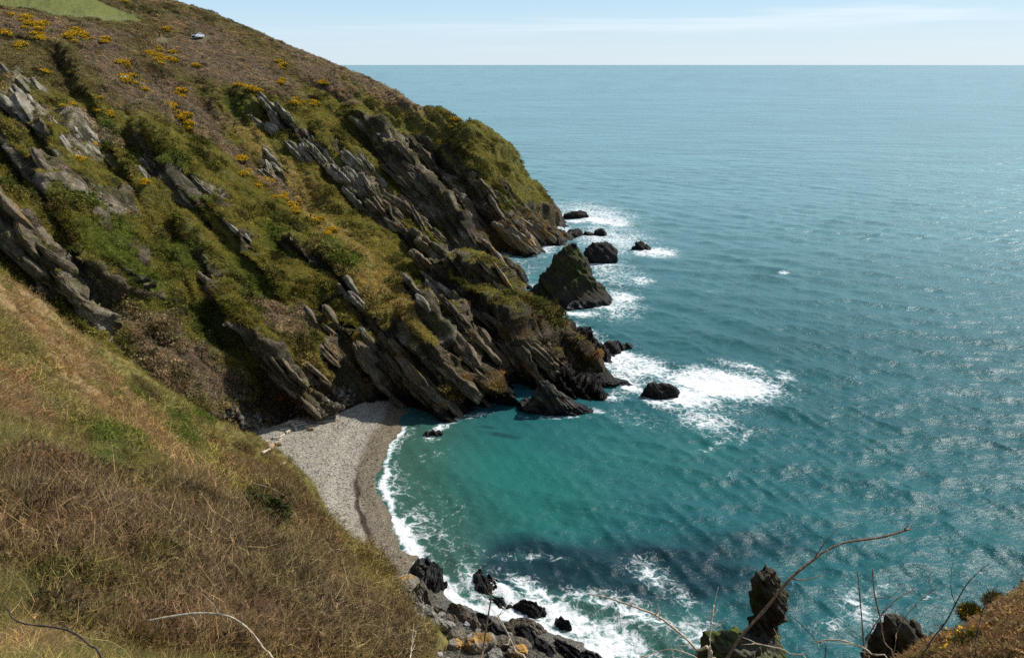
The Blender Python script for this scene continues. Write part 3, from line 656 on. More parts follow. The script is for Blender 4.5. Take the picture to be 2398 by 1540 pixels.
# ================================================================== SKY, SUN, CAMERA
SUN_AZ, SUN_EL = 53.0, 44.0
sc = bpy.context.scene
w = bpy.data.worlds.new('World'); sc.world = w; w.use_nodes = True
nt = w.node_tree; nt.nodes.clear(); L = nt.links
out = nd(nt, 'ShaderNodeOutputWorld'); bg = nd(nt, 'ShaderNodeBackground'); bg.inputs['Strength'].default_value = .095; L.new(bg.outputs[0], out.inputs[0])
sky = nd(nt, 'ShaderNodeTexSky', sky_type='NISHITA'); sky.sun_disc = False; sky.sun_elevation = R(SUN_EL); sky.sun_rotation = R(SUN_AZ); sky.altitude = 50; sky.air_density = 1.0; sky.dust_density = .6; sky.ozone_density = 1.5
tc = nd(nt, 'ShaderNodeTexCoord')
sep = nd(nt, 'ShaderNodeSeparateXYZ'); L.new(tc.outputs['Generated'], sep.inputs[0])
zc = mth(nt, 'MAXIMUM', mth(nt, 'ADD', sep.outputs[2], .035), .012)
cm = nd(nt, 'ShaderNodeCombineXYZ'); L.new(mth(nt, 'DIVIDE', sep.outputs[0], zc), cm.inputs[0]); L.new(mth(nt, 'DIVIDE', sep.outputs[1], zc), cm.inputs[1])
mpp = nd(nt, 'ShaderNodeMapping'); mpp.inputs['Rotation'].default_value = (0, 0, R(8)); mpp.inputs['Scale'].default_value = (.15, .26, 1); mpp.inputs['Location'].default_value = (3.3, 1.2, 0); L.new(cm.outputs[0], mpp.inputs[0])
cn1 = nd(nt, 'ShaderNodeTexNoise'); cn1.inputs['Scale'].default_value = 1.0; cn1.inputs['Detail'].default_value = 7; cn1.inputs['Roughness'].default_value = .5; cn1.inputs['Distortion'].default_value = .4; L.new(mpp.outputs[0], cn1.inputs['Vector'])
cr = nd(nt, 'ShaderNodeMapRange', interpolation_type='SMOOTHSTEP'); L.new(cn1.outputs[0], cr.inputs[0]); cr.inputs[1].default_value = .49; cr.inputs[2].default_value = .72; cr.inputs[4].default_value = .72
hz = nd(nt, 'ShaderNodeMapRange', interpolation_type='SMOOTHSTEP'); L.new(sep.outputs[2], hz.inputs[0]); hz.inputs[1].default_value = .34; hz.inputs[2].default_value = .06; hz.inputs[3].default_value = 0; hz.inputs[4].default_value = .85
lowr = ramp(nt, [(0, (.72, .86, .96)), (.03, (.64, .83, .97)), (.09, (.45, .73, .97)), (.2, (.36, .66, .97)), (1, (.25, .5, .9))], sep.outputs[2])
lows = nd(nt, 'ShaderNodeVectorMath', operation='SCALE'); L.new(lowr.outputs[0], lows.inputs[0]); lows.inputs['Scale'].default_value = 9.2
skb = mix(nt, hz.outputs[0], sky.outputs[0], lows.outputs[0])
ce = nd(nt, 'ShaderNodeMapRange', interpolation_type='SMOOTHSTEP'); L.new(sep.outputs[2], ce.inputs[0]); ce.inputs[1].default_value = .012; ce.inputs[2].default_value = .07; ce.inputs[3].default_value = .12
skc = mix(nt, mth(nt, 'MULTIPLY', cr.outputs[0], ce.outputs[0]), skb, (9.0, 9.6, 10.0))
L.new(skc, bg.inputs['Color'])

sl = bpy.data.lights.new('sun', 'SUN'); sl.energy = 4.8; sl.angle = R(.53); sl.color = (1, .95, .87)
so = bpy.data.objects.new('sun', sl); C.objects.link(so)
sd_ = Vector((math.sin(R(SUN_AZ)) * math.cos(R(SUN_EL)), math.cos(R(SUN_AZ)) * math.cos(R(SUN_EL)), math.sin(R(SUN_EL))))
so.rotation_euler = sd_.to_track_quat('Z', 'Y').to_euler()
cd = bpy.data.cameras.new('camera'); cam = bpy.data.objects.new('camera', cd); C.objects.link(cam); sc.camera = cam
cd.sensor_fit = 'HORIZONTAL'; cd.sensor_width = 36; cd.lens = 36 * FPX / 2398; cd.clip_start = .05; cd.clip_end = 90000
cam.location = (0, 0, HCAM); cam.rotation_euler = (math.pi / 2 - PITCH, 0, 0)
sc.view_settings.view_transform = 'Standard'; sc.view_settings.look = 'None'; sc.view_settings.exposure = 0.2; sc.view_settings.gamma = 1
sc.cycles.max_bounces = 4; sc.cycles.diffuse_bounces = 2; sc.cycles.glossy_bounces = 2; sc.cycles.transparent_max_bounces = 4
sc.cycles.use_adaptive_sampling = True; sc.cycles.use_denoising = False; sc.cycles.sample_clamp_direct = 3.5; sc.cycles.sample_clamp_indirect = 4
# ================================================================== GROUND COVER
def cover_mat(name, trans=.25, rough=.8, var=.5):
    m, nt = new_mat(name); L = nt.links
    out = nd(nt, 'ShaderNodeOutputMaterial')
    ic = nd(nt, 'ShaderNodeAttribute', attribute_name='icol', attribute_type='INSTANCER')
    bv = nd(nt, 'ShaderNodeAttribute', attribute_name='bv')
    r = nd(nt, 'ShaderNodeMapRange'); L.new(bv.outputs['Fac'], r.inputs[0]); r.inputs[3].default_value = 1 - var; r.inputs[4].default_value = 1 + var
    v = nd(nt, 'ShaderNodeVectorMath', operation='SCALE'); L.new(ic.outputs['Color'], v.inputs[0]); L.new(r.outputs[0], v.inputs['Scale'])
    d = nd(nt, 'ShaderNodeBsdfDiffuse'); L.new(v.outputs[0], d.inputs[0])
    t = nd(nt, 'ShaderNodeBsdfTranslucent'); L.new(v.outputs[0], t.inputs[0])
    ms = nd(nt, 'ShaderNodeMixShader'); ms.inputs[0].default_value = trans; L.new(d.outputs[0], ms.inputs[1]); L.new(t.outputs[0], ms.inputs[2]); L.new(ms.outputs[0], out.inputs[0])
    return m
M_COVER = cover_mat('leaf_and_blade', .38)
M_TWIG = cover_mat('dry_twig', .0, .9, .45)
def strips(paths, widths, seed=0):
    """paths: list of (n,3) arrays -> flat ribbons with a random facing each"""
    rs = np.random.default_rng(seed); V = []; F = []; B = []; k = 0
    for p, w_ in zip(paths, widths):
        n = len(p); d = p[-1] - p[0]; s = np.cross(d, rs.normal(size=3)); s /= np.linalg.norm(s) + 1e-9
        t = np.linspace(1, .25, n)[:, None] * w_ * .5
        V.append(np.stack([p - s * t, p + s * t], 1).reshape(-1, 3)); bv = rs.random()
        B += [bv] * (2 * n)
        for i in range(n - 1): F.append((k + 2 * i, k + 2 * i + 1, k + 2 * i + 3, k + 2 * i + 2))
        k += 2 * n
    return np.concatenate(V), np.array(F), np.array(B)
def grass_proto(seed, n, h, w_, spread, droop, seg=3, rad_=.12):
    rs = np.random.default_rng(seed); ps = []; ws = []
    for i in range(n):
        a = rs.random() * 6.283; r0 = rad_ * math.sqrt(rs.random()); hh = h * (.55 + .6 * rs.random()); sp = spread * hh * (.3 + .9 * rs.random())
        b0 = np.array([r0 * math.cos(a), r0 * math.sin(a), -.04]); a2 = a + rs.normal() * .7
        t = np.linspace(0, 1, seg + 1)[:, None]
        dr = droop * rs.random()
        p = b0 + np.concatenate([sp * t ** 1.6 * math.cos(a2), sp * t ** 1.6 * math.sin(a2), hh * (t - dr * t ** 2.6)], 1)
        ps.append(p); ws.append(w_ * (.6 + .8 * rs.random()))
    return strips(ps, ws, seed)
def shrub_proto(seed, n, h, w_, spread=.7, tw=4):
    rs = np.random.default_rng(seed); ps = []; ws = []
    for i in range(n):
        a = rs.random() * 6.283; hh = h * (.5 + .6 * rs.random()); lean = spread * hh * rs.random()
        b0 = np.array([rs.normal() * .2 * h, rs.normal() * .2 * h, -.1]); d = np.array([math.cos(a) * lean, math.sin(a) * lean, hh * (.45 + .6 * rs.random())])
        pts = [b0]; q = b0.copy()
        for s in range(4):
            q = q + d / 4 + rs.normal(size=3) * .085 * h; pts.append(q.copy())
        p = np.array(pts); ps.append(p); ws.append(w_)
        for j in range(tw):
            st = p[1 + rs.integers(0, 4)]; dd = d * (.25 + .3 * rs.random()) + rs.normal(size=3) * .17 * h; dd[2] = abs(dd[2]) * .8
            m_ = st + dd * .5 + rs.normal(size=3) * .04 * h
            ps.append(np.array([st, m_, st + dd])); ws.append(w_ * .6)
            for kk in range(2):
                e = m_ + rs.normal(size=3) * .11 * h + np.array([0, 0, .05 * h]); ps.append(np.array([m_, e])); ws.append(w_ * .42)
    return strips(ps, ws, seed)
def leaf_proto(seed, n, r, size, flat=.7, top=False, el=1.0):
    rs = np.random.default_rng(seed); V = []; F = []; B = []
    for i in range(n):
        d = rs.normal(size=3); d[2] = abs(d[2]) if not top else abs(d[2]) * .8 + .25; d /= np.linalg.norm(d)
        c = d * r * (.55 + .5 * rs.random() ** .5) * np.array([1, 1, flat]) * (1 + .25 * math.sin(3 * d[0] * 4 + seed) * math.cos(d[1] * 5))
        u = rs.normal(size=3); u /= np.linalg.norm(u); u = u + d * .6; v = np.cross(u, rs.normal(size=3)); v /= np.linalg.norm(v) + 1e-9
        s = size * (.6 + .8 * rs.random()); u = u / np.linalg.norm(u) * s * el
        V += [c - v * s * .5, c + u * .5 + v * s * .12, c + u, c + v * s * .5]; F.append(tuple(4 * i + k for k in (0, 3, 2, 1)))
        B += [rs.random()] * 4
    return np.array(V), np.array(F), np.array(B)
PROTO_COL = {}
def protos(name, lst, mat):
    c = bpy.data.collections.new(name + '_kinds')
    for i, (V_, F_, B_) in enumerate(lst):
        o = mesh_np(name + '_kind', V_, F_, mat, False, {'bv': B_}, link=False); c.objects.link(o)
    return c
def scatter(name, pos, nrm, colr, scl, coll, label=None, up=.6, tilt=.15, seed=0, cat=None):
    n = len(pos); rs = np.random.default_rng(seed)
    d = nrm * (1 - up) + np.array([0, 0, up]) + rs.normal(size=(n, 3)) * tilt; d /= np.linalg.norm(d, axis=1, keepdims=True)
    th = np.arccos(np.clip(d[:, 2], -1, 1)); ph = np.arctan2(d[:, 1], d[:, 0]); yw = rs.random(n) * 6.283
    cp, sp, ct, st, cy, sy = np.cos(ph), np.sin(ph), np.cos(th), np.sin(th), np.cos(yw), np.sin(yw)
    m00 = cp * ct * cy - sp * sy; m10 = sp * ct * cy + cp * sy; m20 = -st * cy; m21 = st * sy; m22 = ct
    eu = np.stack([np.arctan2(m21, m22), -np.arcsin(np.clip(m20, -1, 1)), np.arctan2(m10, m00)], 1).astype(np.float32)
    me = bpy.data.meshes.new(name); me.vertices.add(n); me.vertices.foreach_set('co', pos.astype(np.float32).ravel())
    a = me.attributes.new('irot', 'FLOAT_VECTOR', 'POINT'); a.data.foreach_set('vector', eu.ravel())
    a = me.attributes.new('iscale', 'FLOAT', 'POINT'); a.data.foreach_set('value', scl.astype(np.float32))
    a = me.attributes.new('icol', 'FLOAT_COLOR', 'POINT'); a.data.foreach_set('color', np.concatenate([colr, np.ones((n, 1))], 1).astype(np.float32).ravel())
    me.update()
    o = bpy.data.objects.new(name, me); C.objects.link(o)
    g = bpy.data.node_groups.new(name + '_spread', 'GeometryNodeTree')
    g.interface.new_socket('Geometry', in_out='INPUT', socket_type='NodeSocketGeometry'); g.interface.new_socket('Geometry', in_out='OUTPUT', socket_type='NodeSocketGeometry')
    gi = g.nodes.new('NodeGroupInput'); go = g.nodes.new('NodeGroupOutput')
    ip = g.nodes.new('GeometryNodeInstanceOnPoints'); ci = g.nodes.new('GeometryNodeCollectionInfo'); ci.inputs['Collection'].default_value = coll; ci.inputs['Separate Children'].default_value = True; ci.inputs['Reset Children'].default_value = True
    ip.inputs['Pick Instance'].default_value = True
    def na_(nm, ty):
        q = g.nodes.new('GeometryNodeInputNamedAttribute'); q.data_type = ty; q.inputs[0].default_value = nm; return next(s for s in q.outputs if s.name == 'Attribute' and s.enabled)
    ri = g.nodes.new('FunctionNodeRandomValue'); ri.data_type = 'INT'; ri.inputs[4].default_value = 0; ri.inputs[5].default_value = 50
    l = g.links.new
    l(gi.outputs[0], ip.inputs['Points']); l(ci.outputs[0], ip.inputs['Instance']); l(ri.outputs[2], ip.inputs['Instance Index'])
    er = g.nodes.new('FunctionNodeEulerToRotation'); l(na_('irot', 'FLOAT_VECTOR'), er.inputs[0]); l(er.outputs[0], ip.inputs['Rotation'])
    l(na_('iscale', 'FLOAT'), ip.inputs['Scale']); l(ip.outputs[0], go.inputs[0])
    md = o.modifiers.new('spread', 'NODES'); md.node_group = g
    tag(o, label, cat, None, 'stuff'); print(name, n)
    return o
QK = globals().get('QK', 1.0)
PC = {
 'far_grass': protos('hill_grass', [grass_proto(20 + i, 24, .62, .062, .75, .5, 2, .4) for i in range(4)], M_COVER),
 'far_heath': protos('hill_heath', [leaf_proto(30 + i, 70, .55, .17, .75, el=1.7) for i in range(4)], M_COVER),
 'mid_grass': protos('slope_grass', [grass_proto(40 + i, 34, .5, .028, .9, .65, 3, .22) for i in range(4)], M_COVER),
 'mid_scrub': protos('slope_scrub', [shrub_proto(50 + i, 12, .8, .028, .8, 4) for i in range(4)], M_TWIG),
 'near_grass': protos('tussock', [grass_proto(60 + i, 46, .42, .009, 1.0, .75, 4, .14) for i in range(4)], M_COVER),
 'near_scrub': protos('twiggy_scrub', [shrub_proto(70 + i, 12, .62, .0075, .95, 5) for i in range(4)], M_TWIG),
 'near_leaf': protos('low_leaf', [leaf_proto(80 + i, 60, .22, .035, .6, el=1.2) for i in range(3)], M_COVER),
 'mid_leaf': protos('slope_leaf', [leaf_proto(90 + i, 70, .45, .09, .6, el=1.3) for i in range(3)], M_COVER),
}
azc = np.degrees(np.arctan2(X, Y))
front = (np.abs(azc) < 41) & (TZ > 1.5)
def pick(mask, n, seed):
    rs = np.random.default_rng(seed); w_ = np.flatnonzero((mask.ravel() > rs.random(mask.size)))
    n = int(n * QK)
    if len(w_) > n: w_ = rs.choice(w_, n, replace=False)
    return w_, rs
def place(name, mask, n, s0, s1, kind, seed, tint=(1, 1, 1), jit=.22, toward=None, tw=0, sink=.0, **kw):
    w_, rs = pick(mask, n, seed)
    if len(w_) == 0: return
    r_ = rad.ravel()[w_]
    pos = co[w_] + rs.normal(size=(len(w_), 3)) * (r_ * .0008)[:, None] * np.array([1, 1, 0])
    pos = pos - np.array([0, 0, 1]) * sink
    cl = col.reshape(-1, 3)[w_] * np.array(tint)
    if toward is not None: cl = cl + (np.array(toward) - cl) * (tw * rs.random(len(w_)))[:, None]
    hue = 1 + jit * rs.normal(size=(len(w_), 1)) + .06 * rs.normal(size=(len(w_), 3))
    cl = np.clip(cl * np.clip(hue, .35, 1.9), .004, .9)
    s = (s0 + (s1 - s0) * rs.random(len(w_)) ** 1.5) * (.75 + .5 * sst(nb.ravel()[w_], -.4, .4))
    s = s * np.clip(r_ / 12, .5, 1)
    return scatter(name, pos, NT.reshape(-1, 3)[w_], cl, s, PC[kind], seed=seed, **kw)
clear = np.exp(-(((PX - 464) / 26) ** 2 + ((PY - 92) / 9) ** 2) ** 2) + np.exp(-(((PX - 381) / 16) ** 2 + ((PY - 94) / 8) ** 2) ** 2)
vegm = np.clip(1 - 1.5 * clear, 0, 1) * np.where(mainm & front & ~fieldm, 1 - np.clip(rocky_c * 1.0, 0, .97), 0) * (1 - soil * .8)
hgh = np.clip(high + sst(brown, .35, .7) * .9 + .6 * sst(nb - .2 * na, .1, .4), 0, 1)
place('hill_grass', vegm * (1 - .75 * hgh) * .6, 120000, .5, 1.1, 'far_grass', 1, tint=(2.45, 2.2, 1.75), up=.45)
place('hill_heath', vegm * np.clip(hgh * .55 + .05, 0, 1), 80000, .5, 1.4, 'far_heath', 2, tint=(1.95, 1.85, 1.7), up=.5)
place('hill_shrubs', vegm * sst(nb - .3 * nc, .0, .3) * .12, 3000, 1.1, 2.2, 'far_heath', 14, tint=(.85, .9, .7), up=.5, jit=.3)
place('field_grass', fieldm.astype(float), 10000, .22, .35, 'far_grass', 3, tint=(1.3, 1.3, 1.3), jit=.08, up=.8)
nearm = isn & front & (nr < .5) & ~((np.abs(X - 1.2) < 2.0) & (Y > .8) & (rad < 6.5))
sw_ = scrubw; vn = sst(rad, 14, 22)
place('tussock_grass', nearm * (1 - .92 * sw_) * ~rightm * (rad > 3.4) * (rad < 30) * np.clip(.35 + rad / 14, 0, 1), 42000, .35, .8, 'near_grass', 4, tint=(1.55, 1.6, 1.5), toward=(.34, .25, .15), tw=.45, up=.35, tilt=.35)
place('slope_grass', nearm * (1 - .9 * sw_) * (rad >= 24), 42000, .45, .95, 'mid_grass', 5, tint=(1.75, 1.7, 1.6), toward=(.33, .26, .14), tw=.45, up=.35, tilt=.25)
place('twiggy_scrub', nearm * np.clip(sw_ + .04, 0, 1) * (rad > 3.6) * (rad < 34) * np.where(rightm, .06, 1), 24000, .35, 1.05, 'near_scrub', 6, tint=(2.3, 2.1, 1.75), toward=(.46, .34, .20), tw=.55, up=.6, tilt=.6, jit=.4)
place('slope_scrub', nearm * np.clip(sw_ + .03, 0, 1) * (rad >= 26), 32000, .4, 1.1, 'mid_scrub', 7, tint=(2.2, 2.0, 1.7), toward=(.34, .245, .13), tw=.5, up=.6, tilt=.55, jit=.35)
place('low_leaves', nearm * np.clip(sst(lushn + .3 * nl, .35, .7) + .05, 0, 1) * (rad > 2) * (rad < 30), 14000, .5, 1.1, 'near_leaf', 8, tint=(1.1, 1.4, 1.0), toward=(.09, .2, .05), tw=.8, up=.5)
place('slope_leaves', nearm * np.clip(sst(nh - nl, .2, .6) * .25 + .6 * sst(lushn, .4, .8), 0, 1) * (rad >= 26), 9000, .6, 1.1, 'mid_leaf', 9, tint=(1.2, 1.4, 1.0), up=.5)

PC['bank'] = protos('heathery', [leaf_proto(130 + i, 170, .20, .03, .9, el=3.0) for i in range(4)], M_COVER)
place('bank_scrub', nearm * rightm * (rad > 2.5) * (rad < 30), 9000, .5, 1.1, 'bank', 12, tint=(1.9, 1.7, 1.5), toward=(.34, .24, .13), tw=.5, up=.5, jit=.3)
place('scrub_tops', nearm * sw_ * ~rightm * (rad > 4) * (rad < 60), 9000, .9, 2.4, 'bank', 13, tint=(1.2, 1.1, 1.0), toward=(.16, .10, .06), tw=.7, up=.5, jit=.35)
# ================================================================== THINGS
ZG = TZ
rgrid = np.hypot(TX, TY)
def ground(x, y):
    """height of the displaced land under a world point"""
    j = int(np.argmin(np.abs(az - math.atan2(x, y)))); r = math.hypot(x, y)
    cr_ = rgrid[:, j]; i = int(np.clip(np.searchsorted(np.maximum.accumulate(cr_), r), 1, ny - 1))
    r0, r1 = cr_[i - 1], cr_[i]; t = 0 if r1 <= r0 else min(1, max(0, (r - r0) / (r1 - r0)))
    return float(ZG[i - 1, j] * (1 - t) + ZG[i, j] * t)
def hit(px, py, rmin=3):
    """first point of the land met by the sight line through a pixel of the photograph"""
    x, f, u = ray(px, py); a = math.atan2(x, f); j = int(np.argmin(np.abs(az - a)))
    cr_ = rgrid[:, j]; h = HCAM + u / math.hypot(x, f) * cr_
    ok = np.flatnonzero((ZG[:, j] >= h) & (cr_ > rmin))
    if not len(ok) or cr_[ok[0]] > 500: return None
    i = ok[0]; r = cr_[i]
    return (r * math.sin(a), r * math.cos(a), float(ZG[i, j]))
# ------------------------------------------------------------------ rocks
def ico(sub):
    bm = bmesh.new(); bmesh.ops.create_icosphere(bm, subdivisions=sub, radius=1)
    v = np.array([q.co[:] for q in bm.verts]); f = np.array([[k.index for k in q.verts] for q in bm.faces]); bm.free(); return v, f
ICO = {k: ico(k) for k in (3, 4, 5, 6)}
M_ROCK = land_mat('layered_rock', 3.2, .22, .35, rough=.85)
M_BOULD = land_mat('boulder_stone', 6, .10, .3, rough=.9)
def rock_cols(V, style, seed):
    x, y, z = V.T; n1 = fbm3(x / 1.1, y / 1.1, z / 1.1, seed + 5, 4); n2_ = fbm3(x / 3.5, y / 3.5, z / 3.5, seed + 9, 3)
    bb = x * BED[0] + y * BED[1] + z * BED[2]
    c = np.zeros((len(V), 3)); wet = np.zeros(len(V))
    if style == 'sea':
        c[:] = (.032, .029, .025); c = lerp(c, (.065, .052, .028), sst(n1 + .4 * n2_, .05, .5)); c = lerp(c, (.012, .012, .013), 1 - sst(z + .8 * n1, .5, 1.8)); wet = 1 - sst(z, .6, 2)
    elif style == 'stack':
        c[:] = (.048, .044, .030); c = lerp(c, (.045, .054, .016), sst(n2_ + .5 * n1 + (z - 4) / 22, -.1, .4)); c = lerp(c, (.10, .075, .028), sst(n1 - .3 * n2_ + (z - 6) / 20, .3, .6)); c = lerp(c, (.014, .014, .015), 1 - sst(z + 1.2 * n1, .6, 2.6)); wet = 1 - sst(z, .6, 2.2)
    elif style == 'wet':
        c[:] = (.05, .048, .043); c = lerp(c, (.10, .085, .05), sst(n1, .1, .5)); c = lerp(c, (.018, .018, .018), 1 - sst(z + .7 * n1, .5, 1.6)); wet = 1 - sst(z, .8, 2) * .8
    elif style == 'moss':
        c[:] = (.15, .14, .11); c = lerp(c, (.10, .12, .025), sst(n1 + .5 * n2_ + .2, -.3, .15)); c = lerp(c, (.055, .05, .04), sst(-n1, .2, .6))
    elif style == 'pinnacle':
        c[:] = (.095, .085, .06); c = lerp(c, (.05, .046, .032), sst(n1, .0, .5)); c = lerp(c, (.10, .115, .03), sst(n2_ + .6 * n1, .15, .6)); c = lerp(c, (.16, .145, .105), sst(-n1 + .3 * n2_, .25, .6) * .6)
    elif style == 'grey':
        c[:] = (.25, .235, .20); c = lerp(c, (.15, .14, .115), sst(n1, .0, .5)); c = lerp(c, (.32, .31, .28), sst(-n1, .15, .5))
    elif style == 'pale':
        c[:] = (.36, .36, .35); c = lerp(c, (.25, .25, .25), sst(n1, .0, .5))
    elif style == 'ochre':
        c[:] = (.24, .215, .17); c = lerp(c, (.38, .22, .06), sst(n1 + .6 * n2_, .0, .35)); c = lerp(c, (.15, .135, .11), sst(-n1, .3, .6))
    elif style == 'brown':
        c[:] = (.13, .11, .082); c = lerp(c, (.21, .18, .135), sst(n1, .0, .5)); c = lerp(c, (.19, .11, .045), sst(n2_ - n1, .35, .7))
    c *= (1 + .22 * sharp1(bb / .5, seed, .4))[:, None]
    return np.clip(c, .006, .7), wet
BEDH = BED
def rock(name, center, size, seed, style, label=None, cat='rock', group=None, rough=.16, strata=.35, sub=5, profile=None, yaw=0, tilt=0, square=2.4, mat=None, shear=0, fn=None, th=.9):
    v, f = ICO[sub]; s = np.array(size)
    q = np.abs(v) ** square; v2 = v / (q.sum(1) ** (1 / square))[:, None]
    V = v2 * s
    V[:, 0] += shear * V[:, 2]
    if profile is not None:
        h = (V[:, 2] + s[2]) / (2 * s[2]); k = np.interp(h, *zip(*profile)); rr0 = np.maximum(np.hypot(V[:, 0] / s[0], V[:, 1] / s[1]), 1e-4)
        sc_ = k / np.maximum(rr0, 1e-3) * np.minimum(rr0 / np.maximum(np.sqrt(np.clip(1 - (V[:, 2] / s[2]) ** 2, 1e-4, 1)), .05), 1)
        V[:, 0] *= sc_; V[:, 1] *= sc_
    cy, sy, ct, st = math.cos(R(yaw)), math.sin(R(yaw)), math.cos(R(tilt)), math.sin(R(tilt))
    V = V @ np.array([[ct, 0, -st], [0, 1, 0], [st, 0, ct]]) @ np.array([[cy, sy, 0], [-sy, cy, 0], [0, 0, 1]])
    nrm = V / (s * s); nrm /= np.linalg.norm(nrm, axis=1, keepdims=True) + 1e-9
    m_ = min(size); Wd = V + np.array(center) + seed * 7.3
    a = fbm3(*(Wd / (m_ * 1.1)).T, seed, 4, .55) * rough * m_ * 2.2 + fbm3(*(Wd / (m_ * .3)).T, seed + 3, 4, .7) * rough * m_ * 1.5 - np.abs(fbm3(*(Wd / (m_ * .55)).T, seed + 4, 3)) * rough * m_ * 1.6
    bb = Wd @ BEDH + .13 * fbm3(*(Wd / (m_ * .8)).T, seed + 11, 2) * m_
    L_ = th
    jn = Wd @ np.array([-.5, .75, .43]); jm = Wd @ np.array([.25, .55, -.8])
    a = a + strata * (sharp1(bb / L_, seed + 1, .7) * .6 + .3 * sharp1(bb / (L_ * .37), seed + 2, .55) + .5 * sharp1(jn / (L_ * 1.3), seed + 3, .75) + .35 * sharp1(jm / (L_ * .9), seed + 4, .7))
    V = V + nrm * a[:, None]
    if fn: V = fn(V)
    c, wet = rock_cols(V + np.array(center), style, seed)
    o = mesh_np(name, V, f, mat or M_ROCK, sub >= 5, {'col': c, 'rock': np.ones(len(V)), 'wet': wet})
    o.location = center
    return tag(o, label, cat, group)
def sea_rock(px, py, wpx, hpx, seed, label, style='sea', depth=.8, z0=-.6, name='sea_rock', **kw):
    """a rock whose waterline is centred on the pixel px, py; wpx and hpx are its width and height in the photograph"""
    x, y, _ = W(px, py); t = math.hypot(math.hypot(x, y), HCAM) ; t = HCAM / -ray(px, py)[2]
    w_ = wpx / FPX * t / 2; h_ = hpx / FPX * t * 1.0
    rx = w_; ry = w_ * depth
    vis = max(.5, h_ - ry * .35)
    return rock(name, (x, y + ry * .7, 0), (rx, ry, vis), seed, style, label, **kw)
# the big stack with its small block on top
prof = [(0, 1.0), (.5, 1.0), (.55, .93), (.6, .78), (.68, .64), (.76, .53), (.84, .42), (.90, .33), (.955, .22), (1, .06)]
bx, by, _ = W(1333, 722)
stack = rock('sea_stack', (bx + .2, by + 6.2, -.1), (10.6, 7.6, 12.6), 3, 'stack', 'tall mossy conical sea stack standing alone in the water off the headland', 'sea stack', rough=.07, strata=.75, sub=6, profile=prof, square=2.0, th=1.3)
tx, ty, tz = P(1343, 592, 175.5)
cap_ = rock('top_block', (0, 0, 0), (.62, .6, .75), 5, 'stack', None, None, rough=.08, strata=.12, sub=4, square=5)
for k in ('category',):
    if k in cap_: del cap_[k]
cap_.parent = stack; cap_.location = (tx - stack.location.x, by + 6.2 - stack.location.y, 12.35)
sea_rock(1410, 617, 80, 58, 11, 'dark domed rock with a small pointed top just behind the big sea stack', depth=.75, rough=.12, strata=.5, name='sea_rock')
sea_rock(1350, 512, 60, 22, 12, 'low rounded dark rock farthest out in the surf off the headland', depth=.55, rough=.12)
sea_rock(1378, 553, 28, 13, 13, 'small dark rock touching a larger one in the surf off the headland point', depth=.7, sub=4)
sea_rock(1406, 552, 34, 20, 14, 'larger of two touching dark rocks in the surf off the headland point', depth=.7, sub=4)
sea_rock(1343, 556, 30, 14, 15, 'low black rock right beside the tip of the headland', depth=.7, sub=4)
sea_rock(1501, 588, 48, 27, 16, 'lone angular black rock farthest right of the sea stack', depth=.7, sub=5, square=1.7)
sea_rock(1345, 777, 15, 11, 17, 'left one of a tiny pair of black rocks in front of the sea stack', depth=.8, sub=4)
sea_rock(1359, 778, 13, 12, 18, 'right one of a tiny pair of black rocks in front of the sea stack', depth=.8, sub=4)
sea_rock(1273, 785, 26, 18, 19, 'small black rock against the cliff foot left of the tiny rock pair', depth=.8, sub=4)
sea_rock(1355, 846, 70, 38, 20, 'humped black rock close to the long sloping reef in the surf', depth=.6, rough=.14)
sea_rock(1424, 830, 60, 32, 21, 'black wedge of rock with slanting layers in the foaming surf', depth=.6, tilt=14, square=1.8)
sea_rock(1462, 815, 46, 12, 22, 'thin slanting ribs of dark rock behind the black wedge', depth=.5, tilt=18, sub=4, strata=.5)
sea_rock(1548, 932, 92, 40, 23, 'long black rock sloping down to the right beside the biggest patch of foam', depth=.38, tilt=15, square=2.2, rough=.1)
def peak(V):
    V = V.copy(); x = V[:, 0]; k = np.interp(x, [-4.5, -2.6, -1.2, .5, 3, 6], [.35, 1.0, .9, .55, .32, .12]); V[:, 2] *= k; return V
x_, y_, _ = W(1305, 968)
rock('jagged_rock', (x_, y_ + 1.6, -.2), (6.4, 2.4, 5.6), 24, 'wet', 'jagged brown rock peak with a low tail standing in the water at the reef tip', 'rock', rough=.10, strata=.7, sub=6, square=1.8, fn=peak, yaw=-6)
sea_rock(1236, 948, 34, 16, 25, 'small dark rock in shadow left of the jagged brown rock', depth=.8, sub=4)
sea_rock(1015, 1020, 40, 16, 26, 'flat wet layered rock washed by foam below the big cliff buttress', 'wet', depth=.5, sub=5)
